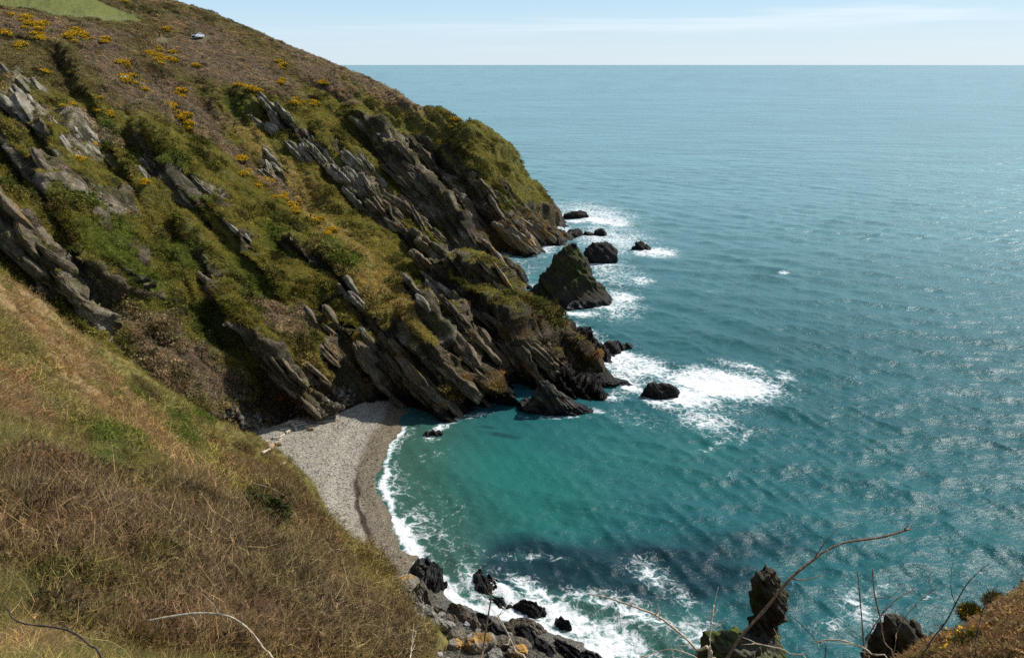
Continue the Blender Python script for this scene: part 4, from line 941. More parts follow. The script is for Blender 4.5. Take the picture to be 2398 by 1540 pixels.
# rocks in the wash at the near end of the beach: layered ledges whose upturned beds run in ribs
def ledge_rock(name, px, py, lx, ly, H, seed, style, label, yaw=-40, rib=.45, ribh=.5, cat='rock', group=None, tiltx=0, n=170):
    """px, py: waterline centre in the photograph; lx, ly: half sizes in metres; the ribs run along the local x axis"""
    x0, y0, _ = W(px, py); gx_, gy_ = np.meshgrid(np.linspace(-1.25, 1.25, n), np.linspace(-1.25, 1.25, int(n * max(.5, min(1.2, ly / lx)))))
    U = gx_ * lx; V_ = gy_ * ly; su = U + seed * 9.1; sv = V_ + seed * 5.3
    wob = .55 * fbm(su / 1.6, sv / 1.6, seed, 3)
    e = np.hypot(gx_, gy_) + .30 * fbm(su / (lx * .5), sv / (ly * .5), seed + 1, 4) ; dome = sst(1.08 - e, 0, .75)
    v2 = sv + wob + .10 * su
    ribs = (v2 / rib) % 1.0; k_ = np.floor(v2 / rib); hk = _h(k_.astype(np.int64), (su / 3.2).astype(np.int64), np.zeros_like(k_).astype(np.int64), seed)
    saw = (1 - ribs) * .7 + .6 * hk
    Zr = H * dome * (.75 + .5 * fbm(su / 1.8, sv / 1.2, seed + 2, 3)) + ribh * dome ** .6 * saw * .55 + .22 * fbm(su / .5, sv / .35, seed + 3, 3) * sst(dome, 0, .3) + tiltx * U - 1.3 * (1 - sst(dome, 0, .22)) - .15
    Uo = U + .18 * fbm(su / .6, sv / .6, seed + 5, 3); Vo = V_ + .25 * saw * rib + .15 * fbm(su / .6, sv / .6, seed + 6, 3)
    c_, s_ = math.cos(R(yaw)), math.sin(R(yaw)); Xo = Uo * c_ - Vo * s_; Yo = Uo * s_ + Vo * c_
    V3 = np.stack([Xo, Yo, Zr], -1).reshape(-1, 3); h_, w_ = U.shape; ii_ = np.arange(h_ * w_).reshape(h_, w_)
    Fq_ = np.stack([ii_[:-1, :-1], ii_[:-1, 1:], ii_[1:, 1:], ii_[1:, :-1]], -1).reshape(-1, 4)
    kp = V3[Fq_, 2].max(1) > -1.25; Fq_ = Fq_[kp]
    c, wet = rock_cols(V3 + np.array([x0, y0, 0]), style, seed)
    o = mesh_np(name, V3, Fq_, M_ROCK, False, {'col': c, 'rock': np.ones(len(V3)), 'wet': wet}); o.location = (x0, y0, 0)
    so_ = o.modifiers.new('thick', 'SOLIDIFY'); so_.thickness = .25; so_.offset = -1
    return tag(o, label, cat, group)
ledge_rock('rock_outcrop', 1000, 1352, 3.4, 2.0, 1.7, 31, 'wet', 'large layered dark rock outcrop between the beach and the surf', yaw=-78)
ledge_rock('rock_outcrop', 985, 1410, 2.8, 1.5, 1.5, 38, 'brown', 'ribbed brown outcrop just below the large dark one beside the orange slab', yaw=-75)
ledge_rock('rock_ledge', 1040, 1450, 3.0, 1.0, 1.0, 32, 'brown', 'brown rock ledge sloping to the surf at the foot of the ribbed outcrop', yaw=-38)
ledge_rock('wet_rock', 1140, 1370, 2.6, 1.5, 1.3, 33, 'sea', 'black wet rock broken by foam nearest to the dark weed bed', yaw=-70)
ledge_rock('wet_rock', 1170, 1410, 2.0, .9, .7, 34, 'sea', 'low black rock under the foam, right of the larger wet rock', yaw=-35)
ledge_rock('wet_rock', 1240, 1430, 1.9, 1.0, 1.0, 35, 'sea', 'black ragged rock in the middle of the near surf', yaw=-30)
ledge_rock('wet_rock', 1318, 1462, 1.2, .7, .9, 36, 'sea', 'small black rock standing out to the right in the near surf', yaw=-50)
ledge_rock('rock_slab', 1222, 1478, 2.5, 1.2, 1.2, 37, 'brown', 'broad flat topped brown rock slab at the water edge', yaw=-8, rib=.9, ribh=.4)
for k, (a_, b_, lx_, ly_, H_, yw, st_, lb) in enumerate([(1105, 1468, 4.2, 1.0, 1.2, -52, 'brown', 'long dark rock rib nearest the boulders, running down to the surf'), (1160, 1490, 4.6, 1.3, 1.0, -50, 'wet', 'long dark rock rib behind the yellow boulder'), (1255, 1515, 4.6, 1.3, 1.0, -50, 'sea', 'long black rock rib below the flat topped brown slab'), (1330, 1535, 3.6, 1.1, .8, -48, 'sea', 'long black rock rib reaching farthest right into the near foam'), (1215, 1555, 4.0, 1.4, 1.1, -46, 'wet', 'long dark rock rib lowest in view beside the pale boulders'), (1400, 1560, 3.0, 1.0, .7, -46, 'sea', 'low black rib at the bottom edge in the white water')]):
    ledge_rock('rock_rib', a_, b_, lx_, ly_, H_, 40 + k, st_, lb, yaw=yw, group='dark rock ribs at the water edge')
rock('reef_rock', (W(1392, 905)[0], W(1392, 905)[1] + 2.2, -.3), (6.6, 2.3, 3.0), 27, 'sea', 'long low dark reef tapering to a point in the surf off the promontory', 'rock', rough=.10, strata=.55, sub=6, square=2.0, yaw=-9, fn=lambda V: V * np.stack([np.ones(len(V)), np.ones(len(V)), np.interp(V[:, 0], [-6.5, -2, 3, 7], [1.25, .85, .5, .2])], 1))
# upturned beds standing out of the cliff: thin slabs lying in the plane of the bedding, stepped one behind another
SD = np.array([.65, -.50, -.53]); SD /= np.linalg.norm(SD); SW = np.cross(BED, SD); SW /= np.linalg.norm(SW); SN = np.cross(SD, SW)
def slab(px, py, L_, W_, T_, seed, style, label, group, rmin=70):
    q = hit(px, py, rmin)
    if q is None or q[2] < 1.5: return None
    t = q[1] * CP - (q[2] - HCAM) * SP; k = t / FPX; rs = np.random.default_rng(seed)
    a = L_ * k / 2; w_ = W_ * k / 2; th_ = T_ * k / 2
    v, f = ICO[4]; p = 6.0
    v2 = v / ((np.abs(v) ** p).sum(1) ** (1 / p))[:, None]
    u = v2[:, 0]; e = 1 - .55 * np.clip(u, 0, 1) ** 2 - .35 * np.clip(-u, 0, 1) ** 2
    V = np.stack([u * a + .35 * a * v2[:, 1] * .6, v2[:, 1] * w_ * e, v2[:, 2] * th_ * (1 - .3 * np.abs(u))], 1)
    wd = V + seed * 3.7
    n_ = v2 / np.linalg.norm(v2, axis=1, keepdims=True)
    V = V + n_ * (.30 * sharp1(wd[:, 2] / .32, seed, .5) + .35 * sharp1(wd[:, 0] / 1.7, seed + 1, .8) + .35 * sharp1((wd[:, 1] + .4 * wd[:, 0]) / 1.1, seed + 2, .8) + .5 * fbm3(*(wd / 1.6).T, seed + 3, 4, .6))[:, None] * min(1, th_ * 1.1)
    tw = rs.normal() * .10; d2 = SD + SN * tw + SW * rs.normal() * .08; d2 /= np.linalg.norm(d2); n2v = SN - d2 * (SN @ d2); n2v /= np.linalg.norm(n2v); w2 = np.cross(n2v, d2)
    V = V[:, :1] * d2 + V[:, 1:2] * w2 + V[:, 2:] * n2v
    cen = np.array(q) + np.array([-.1, .38, 0]) * w_ - np.array([0, 0, .55 * th_])
    c, wet = rock_cols(V + cen, style, seed)
    if cen[2] > 7: c = lerp(c, (.085, .09, .03), sst(fbm3(*((V + cen) / 1.5).T, seed + 20, 3), .0, .3) * .8)
    o = mesh_np('layered_rock', V, f, M_ROCK, False, {'col': c * np.array([1.05, 1, .9]), 'rock': np.ones(len(V)), 'wet': wet * 0}); o.location = cen
    return tag(o, label, 'rock slab', group, 'thing')
SG = [ # centre px, py, length, spread, number, style, words
 (60,235,120,46,7,'grey','thin grey slab among the streaked rocks at the upper left edge'),(185,335,100,34,5,'grey','grey slab below the brown bank of the left cliff'),(110,420,90,34,4,'brown','brown slab in the middle of the left cliff'),
 (60,560,150,44,6,'brown','dark slab of the long overhanging beds at the left edge'),(170,660,130,34,4,'brown','dark slab low on the left cliff above the near slope'),(480,440,125,10,1,'pale','large pale pointed slab shining in the middle of the green slope'),(436,462,66,8,1,'grey','smaller pale slab just left of the large pointed one'),
 (350,400,90,26,3,'grey','grey slab beside the dark gully left of the pale pointed slab'),(560,545,60,14,2,'pale','small pale slab below the large pointed one'),(500,650,80,22,3,'brown','dark slab in the green hollow below the pale slabs'),(330,620,50,14,2,'grey','small grey slab on the green left slope'),
 (655,300,95,36,5,'grey','silvery slab of the streaked rocks below the hilltop'),(640,395,80,26,4,'grey','silvery slab beside the brown gully in mid slope'),(740,370,90,34,5,'grey','grey slab of the upper rock face right of the brown gully'),(840,425,120,44,6,'grey','grey slab of the tall rock face in the centre of the hill'),
 (920,500,120,44,6,'brown','brown slab of the lower rock face in the centre of the hill'),(1010,590,120,40,6,'brown','brown slab on the rib running down to the inlet'),(845,735,120,36,4,'grey','lit slab above the dark hollow behind the beach'),(770,790,110,36,4,'brown','dark slab under the overhang behind the beach'),
 (700,890,110,44,5,'brown','slab at the foot of the grassy buttress behind the driftwood'),(930,880,150,50,5,'brown','long sunlit slab of the buttress beside the beach'),(985,930,150,44,5,'brown','slab on the seaward side of the buttress beside the beach'),(910,960,110,30,3,'ochre','rusty slab at the foot of the buttress on the shingle'),(1020,700,100,36,5,'grey','pale edged slab on the rib above the bay'),
 (1085,750,120,40,5,'brown','brown slab halfway along the promontory'),(1100,870,140,44,5,'brown','slab on the dark rib just right of the beach buttress'),(1180,800,150,50,6,'brown','slab on the back of the promontory'),(1260,850,150,44,6,'brown','slab near the seaward end of the promontory'),
 (1150,500,110,50,5,'brown','slab on the shaded wall of the headland'),(1200,590,120,40,5,'ochre','orange stained slab at the foot of the headland'),(1270,560,100,30,4,'ochre','lichened slab at the outer foot of the headland'),(970,400,110,50,5,'brown','slab in the dark recess of the headland'),(1190,665,90,22,4,'ochre','ochre slab on the low spur beside the inlet')]
rs = np.random.default_rng(321); sk = 0
for px, py, L_, sp, n, st_, lb in SG:
    n = n if n < 4 else int(n * 1.45)
    for k in range(n):
        o_ = (k - (n - 1) / 2) / max(1, n) * 2 * sp; al = rs.normal() * L_ * .22
        x_ = px + o_ * .7 + al * .68 if n > 1 else px; y_ = py - o_ * .7 + al * .73 if n > 1 else py
        f_ = .55 + .6 * rs.random() if n > 1 else 1
        slab(x_, y_, L_ * f_, L_ * (.42 + .25 * rs.random()), L_ * (.11 + .10 * rs.random()) if n > 1 else L_ * .16, 700 + sk, st_, lb, (lb.replace('slab', 'slabs', 1) if n > 1 else None)); sk += 1
# ------------------------------------------------------------------ boulders on the shore
def shore_rock(px, py, wpx, hpx, seed, style, label, group=None, name='boulder', depth=.8, sub=4, square=2.6, **kw):
    t = HCAM / -ray(px, py)[2]; x, y, _ = W(px, py, 1.2); z = ground(x, y)
    x, y, _ = W(px, py, max(z, .2)); w_ = wpx / FPX * t / 2; h_ = max(hpx / FPX * t * .5, .25)
    return rock(name, (x, y, max(z, .1) + h_ * .35), (w_, w_ * depth, h_), seed, style, label, 'boulder', group, rough=.15, strata=.12, sub=sub, square=square, mat=M_BOULD, th=.4, **kw)
GB = 'boulders at the foot of the slope'
BL = [(878,1338,36,18,'pale','flat pale slab lying on the shingle at the near end of the beach',1.0),(890,1358,20,34,'pale','upright pale bluish boulder just below the flat pale slab',.9),
 (945,1382,84,44,'ochre','big orange and brown slab leaning on the layered outcrop',.7),(904,1392,38,28,'grey','grey boulder at the grassy edge below the pale bluish boulder',.8),(936,1402,32,26,'grey','rounded grey boulder under the orange slab',.8),(966,1409,32,28,'brown','reddish brown boulder under the right end of the orange slab',.9),
 (958,1430,30,18,'grey','flat grey boulder between the rounded boulder and the outcrop',.8),(930,1428,40,18,'grey','long pale boulder half hidden by the shrubs at the slope edge',.7),(998,1440,38,32,'grey','angular grey boulder below the dark outcrop',.9),(1021,1464,34,28,'grey','squat grey boulder left of a rounded twin above the yellow boulder',.9),(1047,1472,30,28,'grey','rounded grey boulder right of its squat twin',.8),
 (1045,1450,24,18,'brown','small brown boulder at the foot of the dark ledge',.9),(1070,1490,42,28,'brown','dark brown boulder just above the yellow boulder',.8),(1066,1514,34,26,'ochre','rusty stained boulder left of the yellow boulder',.8),(1124,1515,78,46,'ochre','large pale boulder with a bright yellow lichen patch',.7),
 (1195,1510,100,24,'brown','long flat brown boulder right of the yellow boulder',.4),(1213,1531,50,28,'ochre','yellowish boulder at the bottom edge below the long flat one',.7),(1160,1536,40,20,'grey','small pale boulder between the yellow boulder and the bottom edge',.8),(984,1420,22,18,'grey','little grey boulder wedged against the outcrop',.9)]
for k, (a_, b_, w_, h_, st_, lb, dp) in enumerate(BL):
    shore_rock(a_, b_, w_, h_, 60 + k, st_, lb, GB, depth=dp, yaw=(k * 37) % 90 - 30, sub=5 if w_ > 60 else 4)
rs = np.random.default_rng(77); cnt = 0
for k in range(700):
    if cnt >= 90: break
    a_ = 870 + rs.random() * 400; b_ = 1350 + rs.random() * 260
    x, y, _ = W(a_, b_, 1.5); sdv = float(shore_sd(np.array([x]), np.array([y]))[0]); z = ground(x, y)
    if sdv < 1.2 or sdv > 13 or z > 4.5 or z < .3 or any(abs(a_ - q[0]) < q[2] * .45 and abs(b_ - q[1]) < q[3] * .5 for q in BL): continue
    w_ = .22 + .5 * rs.random() ** 2
    rock('boulder', (x, y, z + w_ * .15), (w_, w_ * (.6 + .4 * rs.random()), w_ * (.45 + .3 * rs.random())), 200 + k, ['grey', 'grey', 'brown', 'grey', 'pale'][k % 5], 'small loose grey boulder in the jumble between the shrubs and the dark ribs', 'boulder', 'small loose boulders of the near shore', rough=.16, strata=.05, sub=3, yaw=rs.random() * 180, square=3, mat=M_BOULD); cnt += 1
# pebble drift on the beach: nobody could count it
PB = protos('pebble', [(lambda q: (q[0] * np.array([.5, .38, .25]) + .06 * fbm3(*(q[0] * 1.5).T, 5 + i, 2)[:, None], q[1], np.full(len(q[0]), .2 + .2 * i)))(ico(1)) for i in range(4)], M_COVER)
PC['pebble'] = PB
bsel = isb & (bmask > .7) & (sd > .6) & (np.abs(azc) < 35) & (rad > 55) & (rad < 140)
w_, rs_ = pick(bsel * (.5 + .5 * sst(nb, 0, .4)), 26000, 99)
pc = np.clip(col.reshape(-1, 3)[w_] * (1 + .3 * rs_.normal(size=(len(w_), 1))), .03, .75) * np.array([1.12, 1.12, 1.12])
scatter('pebbles', co[w_], NT.reshape(-1, 3)[w_], pc, .07 + .24 * rs_.random(len(w_)) ** 4, PB, up=.3, tilt=.4, seed=98)
ledge = soil * mainm + np.where(mainm & (Z < 4.2) & (Z > 1.6) & (TX < -24) & (TY > 80), .5, 0)
w_, rs_ = pick(np.clip(ledge, 0, .6), 2600, 101)
if len(w_): scatter('rubble', co[w_], NT.reshape(-1, 3)[w_], np.clip(np.array([[.2, .18, .15]]) * (1 + .35 * rs_.normal(size=(len(w_), 1))), .03, .5), .25 + .8 * rs_.random(len(w_)) ** 3, PB, up=.3, tilt=.4, seed=102)
# ------------------------------------------------------------------ rock pinnacle and dark rocks near the viewer
def simple_mat(name, c, rough=.8, spec=.3, noise=0, scale=8, metal=0):
    m, nt = new_mat(name); out = nd(nt, 'ShaderNodeOutputMaterial'); p = nd(nt, 'ShaderNodeBsdfPrincipled'); nt.links.new(p.outputs[0], out.inputs[0])
    p.inputs['Base Color'].default_value = (*c, 1); p.inputs['Roughness'].default_value = rough; p.inputs['Specular IOR Level'].default_value = spec; p.inputs['Metallic'].default_value = metal
    if noise:
        g = nd(nt, 'ShaderNodeTexCoord'); n = nd(nt, 'ShaderNodeTexNoise'); n.inputs['Scale'].default_value = scale; n.inputs['Detail'].default_value = 5; nt.links.new(g.outputs['Object'], n.inputs['Vector'])
        r = ramp(nt, [(.3, tuple(q * (1 - noise) for q in c)), (.7, tuple(min(1, q * (1 + noise)) for q in c))], n.outputs[0]); nt.links.new(r.outputs[0], p.inputs['Base Color'])
        bp = nd(nt, 'ShaderNodeBump'); bp.inputs['Distance'].default_value = .01; nt.links.new(n.outputs[0], bp.inputs['Height']); nt.links.new(bp.outputs[0], p.inputs['Normal'])
    return m
T0 = 30.0
def near_rock(px, py, wpx, hpx, t, seed, style, label, dep=.8, **kw):
    x, y, z = P(px, py, t); return rock('pinnacle_rock', (x, y, z), (wpx / FPX * t / 2, wpx / FPX * t / 2 * dep, hpx / FPX * t / 2 * 1.12), seed, style, label, 'rock', None, **kw)
near_rock(1790, 1455, 92, 250, T0, 71, 'pinnacle', 'upright weathered rock pinnacle rising from a mossy base near the viewer', .9, rough=.13, strata=.3, sub=6, square=3.2, th=.35, shear=-.05, profile=[(0, 1.1), (.3, 1.05), (.45, .85), (.6, .95), (.78, .9), (.88, .7), (.95, .55), (1, .25)])
near_rock(1735, 1570, 190, 150, T0 * .985, 72, 'moss', 'broad mossy green rock at the foot of the upright pinnacle', .7, rough=.16, strata=.3, sub=6, square=2.6, th=.4)
near_rock(1685, 1530, 90, 90, T0 * .98, 75, 'moss', 'rounded mossy knob on the left end of the broad mossy rock', .8, rough=.15, strata=.25, sub=5, square=2.3, th=.4)
near_rock(2070, 1545, 105, 200, 26, 73, 'pinnacle', 'dark craggy rock rising behind the scrub at lower right', .8, rough=.2, strata=.35, sub=6, square=1.7, th=.4)
near_rock(2140, 1545, 110, 160, 25.5, 74, 'pinnacle', 'lower dark rock adjoining the craggy one, partly behind the gorse slope', .7, rough=.2, strata=.35, sub=6, square=2.2, th=.4)
# ------------------------------------------------------------------ tubes: driftwood, bare stems
def tube(name, pts, r0, r1, mat, sides=7, knots=0, seed=0, parent=None, smooth_=4):
    p = np.array(pts, float)
    if smooth_ > 1 and len(p) > 2:
        q = []; pp = np.vstack([2 * p[0] - p[1], p, 2 * p[-1] - p[-2]])
        for i in range(1, len(pp) - 2):
            for k in range(smooth_):
                t = k / smooth_; a, b_, c, d = pp[i - 1:i + 3]
                q.append(.5 * ((2 * b_) + (-a + c) * t + (2 * a - 5 * b_ + 4 * c - d) * t * t + (-a + 3 * b_ - 3 * c + d) * t ** 3))
        q.append(p[-1]); p = np.array(q)
    n = len(p); rs = np.random.default_rng(seed); V = []; F = []
    for i in range(n):
        d = p[min(i + 1, n - 1)] - p[max(i - 1, 0)]; d /= np.linalg.norm(d) + 1e-9
        u = np.cross(d, (0.13, .21, .97)); u /= np.linalg.norm(u) + 1e-9; v = np.cross(d, u)
        r = r0 + (r1 - r0) * i / (n - 1); r *= 1 + .16 * rs.normal() * (1 if knots else .3)
        for k in range(sides):
            a = 6.2832 * k / sides; V.append(p[i] + (u * math.cos(a) + v * math.sin(a)) * r)
        if i:
            for k in range(sides): F.append(((i - 1) * sides + k, (i - 1) * sides + (k + 1) % sides, i * sides + (k + 1) % sides, i * sides + k))
    bm = bmesh.new(); vs = [bm.verts.new(q) for q in V]
    for f in F: bm.faces.new([vs[k] for k in f])
    bm.faces.new(vs[:sides][::-1]); bm.faces.new(vs[-sides:])
    return bm_obj(name, bm, mat, parent, True)
M_DRIFT = simple_mat('bleached_wood', (.50, .43, .33), .85, .2, .3, 9)
M_DRIFT2 = simple_mat('brown_wood', (.33, .22, .13), .85, .2, .3, 9)
LOGS = [(600,1130,680,1120,.10,0,'thin pale log lying level by the scrub corner'),(690,1088,722,1132,.17,0,'thick short driftwood log pointing down the beach below the tangle'),(640,1156,682,1130,.16,0,'thick pale log slanting just below the tangle of driftwood'),(545,1192,632,1160,.13,0,'longest pale log in the middle of the driftwood line'),
 (530,1252,545,1188,.11,0,'driftwood pole meeting the longest log at a corner'),(488,1212,526,1208,.10,0,'short pale stick lying left of the driftwood corner'),(524,1280,596,1264,.15,1,'brownish log nearest to the rubble bank'),(468,1312,530,1278,.09,0,'thin stick trailing off from the brownish log'),
 (660,1064,792,1068,.10,0,'long thin pole at the top of the driftwood tangle'),(640,1082,742,1056,.10,0,'pale pole crossing the top of the tangle'),(600,1098,702,1078,.09,1,'brown pole lying under the crossed poles'),(690,1058,702,1092,.10,0,'short upright looking pole in the heart of the tangle'),
 (782,1104,882,1094,.07,0,'thin pale branch lying apart to the right of the tangle'),(700,1068,806,1080,.08,0,'thin pole just right of the tangle'),(606,1394,636,1378,.08,0,'single short white stick far down the beach by the shrubs'),(560,1226,602,1214,.08,0,'little pale stick under the longest log'),(590,1205,640,1190,.07,0,'faint thin stick between the two longest logs'),(716,1098,760,1090,.08,0,'short stick beside the thick short log'),(870,1068,1000,1050,.06,0,'thin pale branch at the cliff foot farthest right')]
for k, (a_, b_, c_, d_, r_, br, lb) in enumerate(LOGS):
    pa = (468.4 + .3125 * a_, 655.7 + .3125 * b_); pb = (468.4 + .3125 * c_, 655.7 + .3125 * d_); rs = np.random.default_rng(k)
    A = np.array(hit(*pa) or W(*pa, 2)); B = np.array(hit(*pb) or W(*pb, 2)); 
    if np.linalg.norm(A - B) > 7: B = A + (B - A) * 4 / np.linalg.norm(B - A)
    A[2] = ground(A[0], A[1]) + r_ * .9; B[2] = ground(B[0], B[1]) + r_ * .8
    Mi = (A + B) / 2 + np.array([rs.normal() * .12, rs.normal() * .12, 0]); Mi[2] = max(Mi[2], ground(Mi[0], Mi[1]) + r_ * .9)
    root = empty('driftwood_log', tuple((A + B) / 2)); tag(root, lb, 'driftwood', 'driftwood logs at the top of the beach'); c0 = np.array(root.location)
    tube('trunk', [A - c0, Mi - c0, B - c0], r_ * 1.6, r_ * 1.0, M_DRIFT2 if br else M_DRIFT, 8, 1, k, root)
    if r_ >= .10:
        e = Mi - c0 + np.array([rs.normal() * .25, rs.normal() * .25, .28]); tube('branch_stub', [Mi - c0, e], r_ * .45, r_ * .2, M_DRIFT2 if br else M_DRIFT, 6, 1, k + 50, root, 1)
for k, (a_, b_, lb) in enumerate([(835, 1131, 'brown tree stump lying alone on the open shingle'), (590, 1241, 'pale stump beside the driftwood poles')]):
    p = hit(468.4 + .3125 * a_, 655.7 + .3125 * b_)
    root = empty('tree_stump', p); tag(root, lb, 'stump'); tube('stump_body', [(-.35, 0, .12), (0, .05, .2), (.35, .1, .22)], .26, .2, M_DRIFT2, 9, 1, k, root)
    for j in range(4):
        an = j * 1.5 + k; tube('root', [(-.3, 0, .15), (-.45 - .1 * j, .3 * math.cos(an), .2 + .25 * math.sin(an))], .08, .03, M_DRIFT2, 6, 1, j, root, 1)
# bare stems and twigs close to the viewer
M_STEM = simple_mat('brown_bark', (.17, .11, .07), .8, .25, .35, 60); M_STEM_P = simple_mat('pale_dead_stem', (.46, .38, .28), .8, .25, .3, 60); M_STEM_D = simple_mat('dark_bark', (.07, .05, .045), .8, .25, .3, 60)
STEMS = [
 ([(2132,1238),(2060,1258),(1985,1268),(1935,1288),(1905,1310),(1850,1355),(1790,1428),(1735,1490),(1700,1545),(1655,1620)], 2.3, 5.5, 10, 0, 'long brown bramble stem arching across the sea with a cut end', [((1935,1288),(1942,1297)),((1850,1355),(1842,1349))]),
 ([(1375,1390),(1420,1398),(1480,1418),(1540,1442),(1590,1480),(1630,1520),(1665,1580)], 2.3, 3.2, 9, 1, 'tan arching stem that starts above the foam and drops to the mossy rock', [((1480,1418),(1470,1405))]),
 ([(1155,1350),(1150,1400),(1140,1460),(1132,1520),(1122,1620)], 2.5, 3, 7, 0, 'upright brown twig in front of the surf and the yellow boulder', []),
 ([(1165,1438),(1188,1480),(1208,1525),(1240,1600)], 2.5, 3, 6, 1, 'pale leaning twig right of the upright brown one', []),
 ([(1672,1415),(1667,1450),(1662,1495),(1655,1580)], 2.2, 4, 6, 1, 'short pale upright stem left of the rock pinnacle', []),
 ([(2008,1335),(2014,1400),(2020,1470),(2024,1530),(2028,1600)], 2.4, 3, 5.5, 0, 'straight upright twig left of its twin above the dark rocks', []),
 ([(2043,1330),(2048,1390),(2060,1440),(2070,1500),(2085,1600)], 2.4, 3, 5, 0, 'upright twig with a slight bend above the dark craggy rock', [((2070,1500),(2064,1470))]),
 ([(2143,1378),(2100,1402),(2060,1445),(2030,1500),(2010,1600)], 2.5, 2.4, 5, 0, 'twig leaning right with a crooked tip over the dark rocks', [((2100,1402),(2092,1392))]),
 ([(2318,1318),(2290,1340),(2262,1370),(2240,1408),(2215,1455),(2180,1500),(2150,1560),(2130,1620)], 2.6, 2.2, 5, 2, 'tall dark curved twig rising from the gorse slope', [((2215,1455),(2165,1495))]),
 ([(2340,1365),(2315,1398),(2298,1440),(2285,1500),(2270,1580)], 2.8, 2, 4, 2, 'short dark twig at far right beside the flowering gorse', []),
 ([(345,1453),(400,1443),(455,1436),(500,1436),(545,1446),(585,1475),(615,1515),(650,1580)], 3.2, 7, 5.5, 1, 'thick pale dead stem arching over the scrub at lower left', [((500,1436),(560,1438))]),
 ([(22,1425),(28,1445),(60,1460),(130,1468),(175,1482),(210,1510),(245,1560)], 3.2, 4, 7, 2, 'dark curved stem in the lower left corner', []),
 ([(975,1478),(966,1505),(962,1530),(965,1600)], 2.6, 3, 5, 1, 'short pale broken stem at bottom centre', [((975,1478),(955,1472))]),
 ([(1760,1505),(1800,1512),(1850,1530),(1890,1600)], 2.4, 2.4, 5, 1, 'tan arching twig low in front of the mossy rock', []),
 ([(1905,1506),(1930,1498),(1960,1497),(2000,1507),(2040,1530),(2080,1600)], 2.4, 4, 5, 1, 'pale looping stem between the pinnacle and the dark rocks', []),
 ([(1850,1440),(1880,1465),(1910,1500),(1930,1560)], 2.6, 2, 3.4, 2, 'very thin twig right of the rock pinnacle', []),
 ([(2200,1370),(2160,1400),(2130,1430),(2100,1480),(2085,1560)], 2.7, 1.6, 3.2, 0, 'faint thin twig between the leaning twig and the tall dark one', []),
 ([(1500,1538),(1540,1525),(1580,1520),(1640,1545),(1690,1600)], 2.4, 2.6, 4.5, 1, 'low pale twig at the bottom edge left of the mossy rock', []),
 ([(590,1130),(640,1145),(690,1180),(730,1235)], 22, 2.6, 2.2, 1, 'pale arching bramble on the slope above the dark scrub', []),
]
for k, (pl, t, w0, w1, cl_, lb, sides_) in enumerate(STEMS):
    if t > 10:
        h0 = hit(*pl[-1]); 
        if h0 is None: continue
        t = (h0[1] * CP - (h0[2] - HCAM) * SP) - .4
    pts = [np.array(P(x, y, t * (1 - .03 * i / len(pl)))) for i, (x, y) in enumerate(pl)]
    e = pts[-1].copy(); gz = ground(e[0], e[1] + .1); pts.append(np.array([e[0], e[1] + .1, min(gz, e[2] - .1) - .05]))
    c0 = pts[-1].copy(); root = empty('bare_stem', tuple(c0)); tag(root, lb, 'twig', 'bare stems in front of the view')
    mt_ = (M_STEM, M_STEM_P, M_STEM_D)[cl_]
    tube('stem', [p - c0 for p in pts], w0 / FPX * t * .42, w1 / FPX * t * .42, mt_, 7, 1, k, root)
    rs = np.random.default_rng(900 + k)
    for j in range(0 if t > 10 else 3 + k % 3):
        i_ = rs.integers(1, max(2, len(pts) - 2)); f_ = rs.random(); a3 = pts[i_] * (1 - f_) + pts[i_ - 1] * f_; d3 = pts[i_ - 1] - pts[i_]; d3 /= np.linalg.norm(d3) + 1e-9
        L3 = (.02 + .09 * rs.random() ** 2) * t / 2.4; d4 = d3 * .7 + rs.normal(size=3) * .6; d4 /= np.linalg.norm(d4); m3 = a3 + d4 * L3 * .5; e3 = a3 + (d4 + d3 * .4) * L3
        tube('side_twig', [a3 - c0, m3 - c0, e3 - c0], w1 / FPX * t * .2, w1 / FPX * t * .07, mt_, 5, 1, j, root, 2)
    for a_, b_ in sides_:
        tube('side_twig', [np.array(P(*a_, t * .985)) - c0, np.array(P(*b_, t * .97)) - c0], w1 / FPX * t * .22, w1 / FPX * t * .08, mt_, 5, 0, k, root, 1)
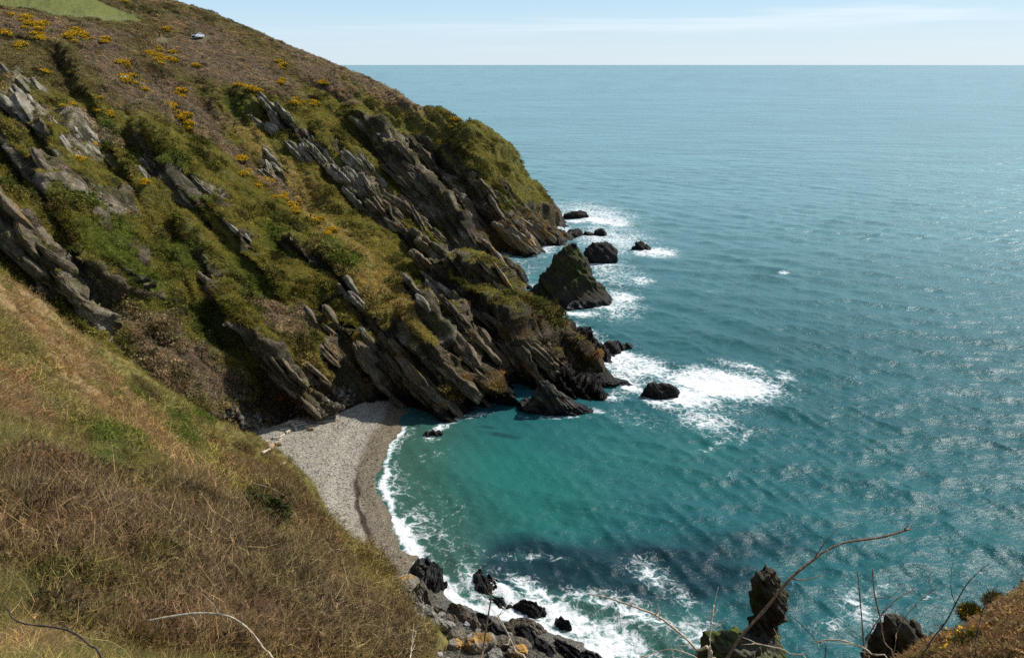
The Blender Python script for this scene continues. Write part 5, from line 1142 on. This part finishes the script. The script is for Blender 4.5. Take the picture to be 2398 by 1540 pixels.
# ------------------------------------------------------------------ gorse
M_GLEAF = simple_mat('gorse_green', (.13, .125, .035), .9, .1); M_GFLOW = simple_mat('gorse_yellow', (.86, .52, .014), .8, .1)
def gorse(seed):
    root = empty('gorse_bush'); V_, F_, B_ = leaf_proto(seed, 520, 1.05, .2, .75, el=2.2); a = mesh_np('foliage', V_, F_, M_GLEAF, False, parent=root)
    V_, F_, B_ = leaf_proto(seed + 50, 950, 1.1, .17, .9, top=True); k = fbm3(V_[:, 0] * 1.6, V_[:, 1] * 1.6, V_[:, 2] * 1.6, seed, 2)[::4] > -.6
    F_ = F_[k]; bq = mesh_np('flowers', V_, F_, M_GFLOW, False, parent=root); tag(root, None, 'gorse')
    return root
GP = [gorse(s) for s in (300, 301, 302)]
GC = []
for x, y, w_, n in [(150,150,85,7),(240,160,60,6),(240,238,32,5),(480,238,80,10),(400,218,40,3),(110,300,30,3),(745,395,45,6),(780,512,60,8),(915,345,50,6),(1000,368,50,5),(1180,410,16,2),(1085,580,34,5),(1020,655,36,5),(1100,722,40,7),(1130,770,20,3),(1490,540,40,5),(1545,572,24,3),(1690,392,40,5),(1690,510,36,4),(1800,628,50,6),(1882,640,24,2),(1945,515,24,4),(1440,975,22,4),(1465,1050,30,4),(1540,1092,45,6),(1600,1112,45,5),(1550,1152,36,4),(1705,1192,45,8),(1770,1242,40,7),(545,897,12,2),(475,977,12,2),(660,708,20,4),(582,672,16,2),(430,640,10,1),(375,650,8,1),(210,542,10,1),(740,1120,20,3),(860,1112,22,3),(602,600,10,1),(990,187,16,2),(745,18,40,4),(442,458,8,1),(270,452,8,1),(1980,1405,36,4),(1900,1330,30,3),(30,215,16,3),(620,250,40,3)]:
    GC.append((.3906 * x, .3906 * y, w_ * .3906, n))
for x, y, w_, n in [(1290,270,50,9),(1450,360,26,5),(1430,430,24,4),(1190,187,24,3),(1240,212,16,2),(550,917,36,4),(640,1060,44,5),(320,1080,10,1)]:
    GC.append((562 + .3906 * x, 187.3 + .3906 * y, w_ * .3906, n))
GC += [(504, 808, 10, 1), (539, 878, 12, 1), (566, 913, 10, 1)]
rs = np.random.default_rng(42); gi_ = 0
def describe(px, py):
    if px > 1000: return 'flowering gorse bush on the crest of the far headland'
    if py < 100 and px < 260: return 'bright yellow gorse bush on the brown bank below the pasture'
    if py < 60: return 'gorse bush among the scrub beside the pasture fence'
    if px < 260 and py > 250: return 'small gorse bush among the grey rocks of the left cliff'
    if px > 540 and py > 350: return 'yellow gorse bush on the long grassy ridge above the bay'
    if px > 560: return 'gorse bush high on the hillside near the skyline'
    if py > 700: return 'gorse bush in the brown gully above the beach'
    if px < 330: return 'gorse bush beside the dark gully of the upper slope'
    return 'gorse bush in the belt across the middle of the hillside'
for px, py, w_, n in GC:
    for k in range(int(n * 1.6)):
        if gi_ >= 285: break
        q = hit(px + rs.normal() * w_ * .5, py + rs.normal() * w_ * .36, 70)
        if q is None or q[2] < 4: continue
        src = GP[gi_ % 3]
        if gi_ < 3: o = src
        else:
            o = src.copy(); C.objects.link(o)
            for ch in list(src.children):
                c = ch.copy(); C.objects.link(c); c.parent = o
        s = (.5 + .65 * rs.random()) * (1.0 if q[1] > 180 else .75); q = (q[0], q[1], q[2] + .3 * s)
        lb = describe(px, py); o.location = q; o.rotation_euler = (0, 0, rs.random() * 6.28); o.scale = (s * 1.15, s * 1.15, s); tag(o, lb, 'gorse', lb.replace('gorse bush', 'gorse bushes')); gi_ += 1
print('gorse', gi_)
# near gorse with flowers on the right
def near_gorse(px, py, t, s, seed, lb, fl=.35):
    p = np.array(P(px, py, t)); gz = ground(p[0], p[1]); root = empty('gorse_shrub', (p[0], p[1], min(gz, p[2]))); tag(root, lb, 'gorse')
    h = max(p[2] - root.location.z, 0) + s
    ps = []; rs = np.random.default_rng(seed)
    V_, F_, B_ = shrub_proto(seed, 10, h * 1.05, .008, .6, 5); mesh_np('twigs', V_, F_, M_STEM, False, parent=root)
    V_, F_, B_ = leaf_proto(seed, 2600, s, .035, .8, el=2.4); V_ = V_ + np.array([0, 0, h - s]); mesh_np('spines', V_, F_, M_GLEAF, False, parent=root)
    V_, F_, B_ = leaf_proto(seed + 1, 420, s * 1.7, .022, .85, top=True); k = fbm3(V_[:, 0] * 7, V_[:, 1] * 7, V_[:, 2] * 7, seed, 2)[::4] > .5 - fl * 1.6; V_ = V_ + np.array([0, 0, h - s])
    mesh_np('flowers', V_, F_[k], M_GFLOW, False, parent=root)
near_gorse(2272, 1440, 7.6, .062, 500, 'small round gorse shrub with yellow flowers on the edge at right', .5)
near_gorse(2330, 1412, 7.9, .055, 501, 'tiny gorse tip with few flowers right of the small round shrub', .3)
near_gorse(2290, 1530, 6.0, .13, 502, 'low gorse sprig with yellow flowers at the bottom right edge', .4)
x, y, z = P(575, 1215, 60); q = hit(575, 1225)
if q:
    root = empty('gorse_shrub', q); tag(root, 'isolated dark green gorse shrub in the tan grass of the near slope', 'gorse')
    for s_, dx in ((1.0, 0), (.7, .9)):
        V_, F_, B_ = leaf_proto(520 + int(dx * 10), 900, .8 * s_, .13, .9, el=2.2); mesh_np('foliage', V_ + np.array([dx, 0, .2]), F_, simple_mat('dark_gorse', (.06, .066, .018), .9, .1), False, parent=root)
# ------------------------------------------------------------------ field fence
M_POST = simple_mat('weathered_post', (.20, .17, .14), .9, .1); M_WIRE = simple_mat('fence_wire', (.35, .35, .35), .5, .5, metal=.6)
def fence(pxs, lb, step=5.0):
    pts = [hit(*q, 150) for q in pxs]; pts = [np.array(p) for p in pts if p is not None]
    line = [pts[0]]
    for a, b_ in zip(pts, pts[1:]):
        n = max(1, int(np.linalg.norm((b_ - a)[:2]) / step))
        for k in range(1, n + 1):
            p = a + (b_ - a) * k / n; p[2] = ground(p[0], p[1]); line.append(p)
    line = line[:36]; root = empty('wire_fence', tuple(line[0])); tag(root, lb, 'fence'); c0 = line[0]
    for k, p in enumerate(line):
        bm = bmesh.new(); bmesh.ops.create_cone(bm, cap_ends=True, segments=8, radius1=.07, radius2=.06, depth=1.6); bmesh.ops.translate(bm, verts=bm.verts, vec=Vector(p - c0) + Vector((0, 0, .55))); bm_obj('post', bm, M_POST, root)
    for h in (.45, .8, 1.15):
        tube('wire', [p - c0 + np.array([0, 0, h]) for p in line], .012, .012, M_WIRE, 4, 0, 0, root, 1)
fence([(336, 50), (300, 36), (273, 21), (245, 10), (232, 3)], 'wire fence on short posts along the right side of the pasture')
fence([(10, 19), (66, 24), (137, 40), (200, 46), (250, 52), (300, 52)], 'wire fence on short posts along the lower edge of the pasture')
# ------------------------------------------------------------------ car
M_PAINT = simple_mat('silver_paint', (.62, .66, .72), .25, .6, metal=.2); M_GLASS = simple_mat('car_window_glass', (.015, .02, .035), .08, .8); M_RUB = simple_mat('rubber', (.02, .02, .02), .8, .2); M_RIM = simple_mat('alloy', (.5, .5, .52), .3, .6, metal=.8); M_LAMP = simple_mat('headlamp', (.8, .82, .85), .1, .8); M_BLK = simple_mat('black_plastic', (.02, .02, .022), .5, .4); M_RED = simple_mat('tail_lamp_red', (.35, .02, .02), .2, .6)
def car(loc, rz):
    root = empty('parked_car', loc, rz); tag(root, 'silver white car parked by the cliff path high on the hillside', 'car')
    prof_ = [(-2.1, .35), (-2.12, .62), (-2.05, .86), (-1.2, .96), (.55, 1.0), (1.5, .98), (2.0, .95), (2.1, .8), (2.12, .5), (2.05, .3), (-2.0, .28)]
    def extr(name, prof_, hw, mat, bev, top=1.0):
        bm = bmesh.new(); a = [bm.verts.new((x, -hw * (1 if z < .9 else top), z)) for x, z in prof_]; b2 = [bm.verts.new((x, hw * (1 if z < .9 else top), z)) for x, z in prof_]; n = len(prof_)
        bm.faces.new(a[::-1]); bm.faces.new(b2)
        for i in range(n): bm.faces.new((a[i], a[(i + 1) % n], b2[(i + 1) % n], b2[i]))
        bmesh.ops.recalc_face_normals(bm, faces=bm.faces)
        o = bm_obj(name, bm, mat, root, True); m_ = o.modifiers.new('bevel', 'BEVEL'); m_.width = bev; m_.segments = 3; return o
    extr('body', prof_, .88, M_PAINT, .07)
    cab = [(-1.25, .95), (-.55, 1.42), (-.3, 1.47), (.9, 1.46), (1.5, 1.36), (1.95, .94)]
    extr('cabin', cab, .74, M_PAINT, .05)
    def quad(name, pts, mat):
        bm = bmesh.new(); bm.faces.new([bm.verts.new(p) for p in pts]); bmesh.ops.recalc_face_normals(bm, faces=bm.faces); r_ = bmesh.ops.solidify(bm, geom=bm.faces[:], thickness=.012); return bm_obj(name, bm, mat, root)
    quad('windscreen', [(-1.24, -.64, 1.0), (-1.24, .64, 1.0), (-.60, .60, 1.42), (-.60, -.60, 1.42)], M_GLASS)
    quad('rear_window', [(1.94, -.6, 1.0), (1.94, .6, 1.0), (1.56, .56, 1.33), (1.56, -.56, 1.33)], M_GLASS)
    for s in (-1, 1):
        y_ = s * .755
        quad('side_window', [(-1.0, y_, 1.02), (.1, y_, 1.02), (.1, y_, 1.38), (-.52, y_, 1.38)], M_GLASS); quad('side_window', [(.2, y_, 1.02), (1.6, y_, 1.02), (1.35, y_, 1.34), (.2, y_, 1.38)], M_GLASS)
        for x_ in (-1.3, 1.3):
            bm = bmesh.new(); bmesh.ops.create_cone(bm, cap_ends=True, segments=20, radius1=.33, radius2=.33, depth=.22, matrix=Matrix.Translation((x_, s * .80, .33)) @ Matrix.Rotation(math.pi / 2, 4, 'X')); wh = bm_obj('wheel', bm, M_RUB, root)
            bm = bmesh.new(); bmesh.ops.create_cone(bm, cap_ends=True, segments=14, radius1=.2, radius2=.2, depth=.24, matrix=Matrix.Translation((x_, s * .81, .33)) @ Matrix.Rotation(math.pi / 2, 4, 'X')); bm_obj('rim', bm, M_RIM, wh)
        for nm, x_, mt_ in (('headlight', -2.1, M_LAMP), ('tail_light', 2.1, M_RED)):
            bm = bmesh.new(); bmesh.ops.create_cube(bm, size=1, matrix=Matrix.Translation((x_, s * .64, .72)) @ Matrix.Diagonal((.1, .34, .16, 1))); bm_obj(nm, bm, mt_, root)
        bm = bmesh.new(); bmesh.ops.create_cube(bm, size=1, matrix=Matrix.Translation((-.9, s * .95, 1.03)) @ Matrix.Diagonal((.12, .2, .13, 1))); bm_obj('wing_mirror', bm, M_PAINT, root)
    bm = bmesh.new(); bmesh.ops.create_cube(bm, size=1, matrix=Matrix.Translation((-2.1, 0, .42)) @ Matrix.Diagonal((.1, 1.3, .22, 1))); bm_obj('grille', bm, M_BLK, root)
    return root
def flat_spot(px, py, lift=0):
    q = hit(px, py, 150); return q
q = flat_spot(464, 93)
if q: 
    cr = car((q[0], q[1], q[2] + .4), math.atan2(-q[1], -q[0]) + math.pi - R(38)); cr.scale = (1.1, 1.1, 1.1)
# ------------------------------------------------------------------ walkers
M_SKIN = simple_mat('skin', (.55, .33, .24), .6, .3); M_REDJ = simple_mat('dark_red_jacket', (.26, .018, .035), .8, .2); M_NAVY = simple_mat('navy_jacket', (.02, .022, .035), .8, .2); M_TROU = simple_mat('dark_trousers', (.03, .03, .035), .85, .1); M_JEAN = simple_mat('blue_grey_trousers', (.10, .16, .20), .85, .1); M_HAIR = simple_mat('brown_hair', (.05, .03, .02), .8, .2); M_SHOE = simple_mat('dark_shoe', (.02, .018, .015), .7, .3)
def skin_obj(name, verts, edges, radii, mat, parent, sub=1):
    me = bpy.data.meshes.new(name); me.from_pydata(verts, edges, []); o = bpy.data.objects.new(name, me); C.objects.link(o); o.parent = parent; me.materials.append(mat)
    o.modifiers.new('skin', 'SKIN'); 
    if not me.skin_vertices: pass
    for i, r in enumerate(radii): me.skin_vertices[0].data[i].radius = (r, r * .85) if not isinstance(r, tuple) else r
    me.skin_vertices[0].data[0].use_root = True
    s = o.modifiers.new('sub', 'SUBSURF'); s.levels = sub; s.render_levels = sub + 1
    return o
def person(loc, rz, lb, mj, mt, bag=False):
    root = empty('person', loc, rz); tag(root, lb, 'person')
    v = [(0, 0, .95), (0, 0, 1.15), (0, 0, 1.36), (0, 0, 1.46), (0, -.01, 1.58), (0, -.015, 1.68),
         (.10, 0, .88), (.12, -.10, .50), (.12, .04, .09), (.12, -.12, .04), (-.10, 0, .88), (-.12, .08, .50), (-.12, .26, .10), (-.12, .12, .04),
         (.17, 0, 1.38), (.24, .03, 1.10), (.24, -.14, .90), (.24, -.2, .83), (-.17, 0, 1.38), (-.24, .0, 1.10), (-.25, -.16, .92), (-.25, -.22, .85)]
    e = [(0, 1), (1, 2), (2, 3), (3, 4), (4, 5), (0, 6), (6, 7), (7, 8), (8, 9), (0, 10), (10, 11), (11, 12), (12, 13), (2, 14), (14, 15), (15, 16), (16, 17), (2, 18), (18, 19), (19, 20), (20, 21)]
    r = [.14, .13, .15, .055, .085, .07, .09, .06, .045, .035, .09, .06, .045, .035, .065, .048, .035, .028, .065, .048, .035, .028]
    skin_obj('body', v, e, r, M_SKIN, root)
    jv = [(0, 0, .84), (0, 0, 1.1), (0, 0, 1.34), (0, 0, 1.44), (.18, 0, 1.38), (.25, .03, 1.10), (.25, -.13, .92), (-.18, 0, 1.38), (-.25, 0, 1.10), (-.255, -.15, .94)]
    skin_obj('jacket', jv, [(0, 1), (1, 2), (2, 3), (2, 4), (4, 5), (5, 6), (2, 7), (7, 8), (8, 9)], [.19, .165, .18, .08, .09, .07, .06, .09, .07, .06], mj, root)
    skin_obj('trousers', [(0, 0, .92), (.10, 0, .86), (.12, -.10, .50), (.12, .03, .13), (-.10, 0, .86), (-.12, .08, .50), (-.12, .24, .14)], [(0, 1), (1, 2), (2, 3), (0, 4), (4, 5), (5, 6)], [.15, .11, .08, .065, .11, .08, .065], mt, root)
    for s, yy in ((1, -.03), (-1, .2)):
        bm = bmesh.new(); bmesh.ops.create_cube(bm, size=1, matrix=Matrix.Translation((s * .12, yy - .04, .05)) @ Matrix.Diagonal((.1, .28, .1, 1))); o = bm_obj('shoe', bm, M_SHOE, root); m_ = o.modifiers.new('b', 'BEVEL'); m_.width = .03; m_.segments = 2
    bm = bmesh.new(); bmesh.ops.create_uvsphere(bm, u_segments=16, v_segments=10, radius=.115, matrix=Matrix.Translation((0, .02, 1.68)) @ Matrix.Diagonal((.95, 1.05, 1.05, 1))); bmesh.ops.delete(bm, geom=[q for q in bm.verts if q.co.z < 1.64 and q.co.y < .03], context='VERTS'); bm_obj('hair', bm, M_HAIR, root, True)
    if bag:
        bm = bmesh.new(); bmesh.ops.create_cube(bm, size=1, matrix=Matrix.Translation((0, .24, 1.18)) @ Matrix.Diagonal((.3, .18, .42, 1))); o = bm_obj('rucksack', bm, M_BLK, None); o['label'] = 'small black rucksack on the back of the walker in red'; o['category'] = 'rucksack'; m_ = o.modifiers.new('b', 'BEVEL'); m_.width = .06; m_.segments = 3; o.matrix_world = root.matrix_basis @ Matrix.Identity(4)
    return root
for px, py, rz, lb, mj, mt in ((375, 94, 2.2, 'walker in a dark red jacket on the cliff path', M_REDJ, M_TROU), (386, 94, 2.0, 'walker in a navy jacket just right of the one in red', M_NAVY, M_JEAN)):
    q = flat_spot(px, py)
    if q: pp = person((q[0], q[1], q[2] + .75), rz, lb, mj, mt); pp.scale = (1.1, 1.1, 1.1)
# ------------------------------------------------------------------ gulls
M_WHITE = simple_mat('white_feathers', (.8, .8, .8), .7, .2); M_GREYF = simple_mat('grey_feathers', (.35, .37, .40), .7, .2); M_BILL = simple_mat('yellow_bill', (.7, .45, .05), .5, .3)
def gull(loc, rz, flying, lb, grp=None, sc_=1.0):
    root = empty('gull', loc, rz); tag(root, lb, 'bird', grp)
    body = [(0, -.26, .0), (0, -.15, .02), (0, 0, 0), (0, .14, .02), (0, .22, .05)] if flying else [(0, -.24, .06), (0, -.12, .12), (0, 0, .16), (0, .10, .22), (0, .15, .30)]
    o = skin_obj('body', body, [(0, 1), (1, 2), (2, 3), (3, 4)], [.02, .06, .09, .06, .045], M_WHITE, root)
    bm = bmesh.new(); hx = (0, .29, .05) if flying else (0, .215, .30); bmesh.ops.create_cone(bm, cap_ends=True, segments=6, radius1=.015, radius2=.004, depth=.08, matrix=Matrix.Translation(hx) @ Matrix.Rotation(-math.pi / 2, 4, 'X')); bm_obj('bill', bm, M_BILL, root)
    for s in (-1, 1):
        bm = bmesh.new()
        if flying: ch = [(.04, .10, -.10, .04), (.26, .13, -.08, .16), (.45, .08, -.08, .17), (.66, -.04, -.10, .08), (.74, -.13, -.15, .02)]
        else: ch = [(.085, .08, -.02, .20), (.09, .02, -.1, .16), (.07, -.12, -.18, .12), (.03, -.26, -.28, .08)]
        pr = None
        for x_, y0, y1, z in ch:
            c_ = (bm.verts.new((s * x_, y0, z)), bm.verts.new((s * x_, y1, z if flying else z - .05)))
            if pr: bm.faces.new((pr[0], pr[1], c_[1], c_[0]))
            pr = c_
        bmesh.ops.recalc_face_normals(bm, faces=bm.faces); bmesh.ops.solidify(bm, geom=bm.faces[:], thickness=.012); bm_obj('wing', bm, M_GREYF if not flying else M_WHITE, root, True)
    root.scale = (sc_,) * 3
    return root
gull(P(291, 181, 118), R(70), True, 'white gull gliding with spread wings in front of the upper slope', None, 1.1)
for k, (px, py, lb) in enumerate([(413, 368, 'white gull resting on the grass above the pale slab'), (394, 281, 'white gull resting high by the dark gully'), (1228, 451, 'white gull perched on the outer edge of the headland'), (964, 356, 'white gull on the shaded wall of the headland'), (1238, 521, 'white gull on the orange lichened rocks of the headland'), (652, 866, 'white gull on the ledge of the dark rock above the beach'), (263, 644, 'white gull low on the green left cliff'), (1391, 905, 'white gull standing on the long reef'), (948, 298, 'white gull on the upper shaded face of the headland')]):
    q = hit(px, py, 60)
    if q: gull((q[0], q[1], q[2] + .15), k * 1.3, False, lb, 'gulls resting on the cliffs', 1.35)
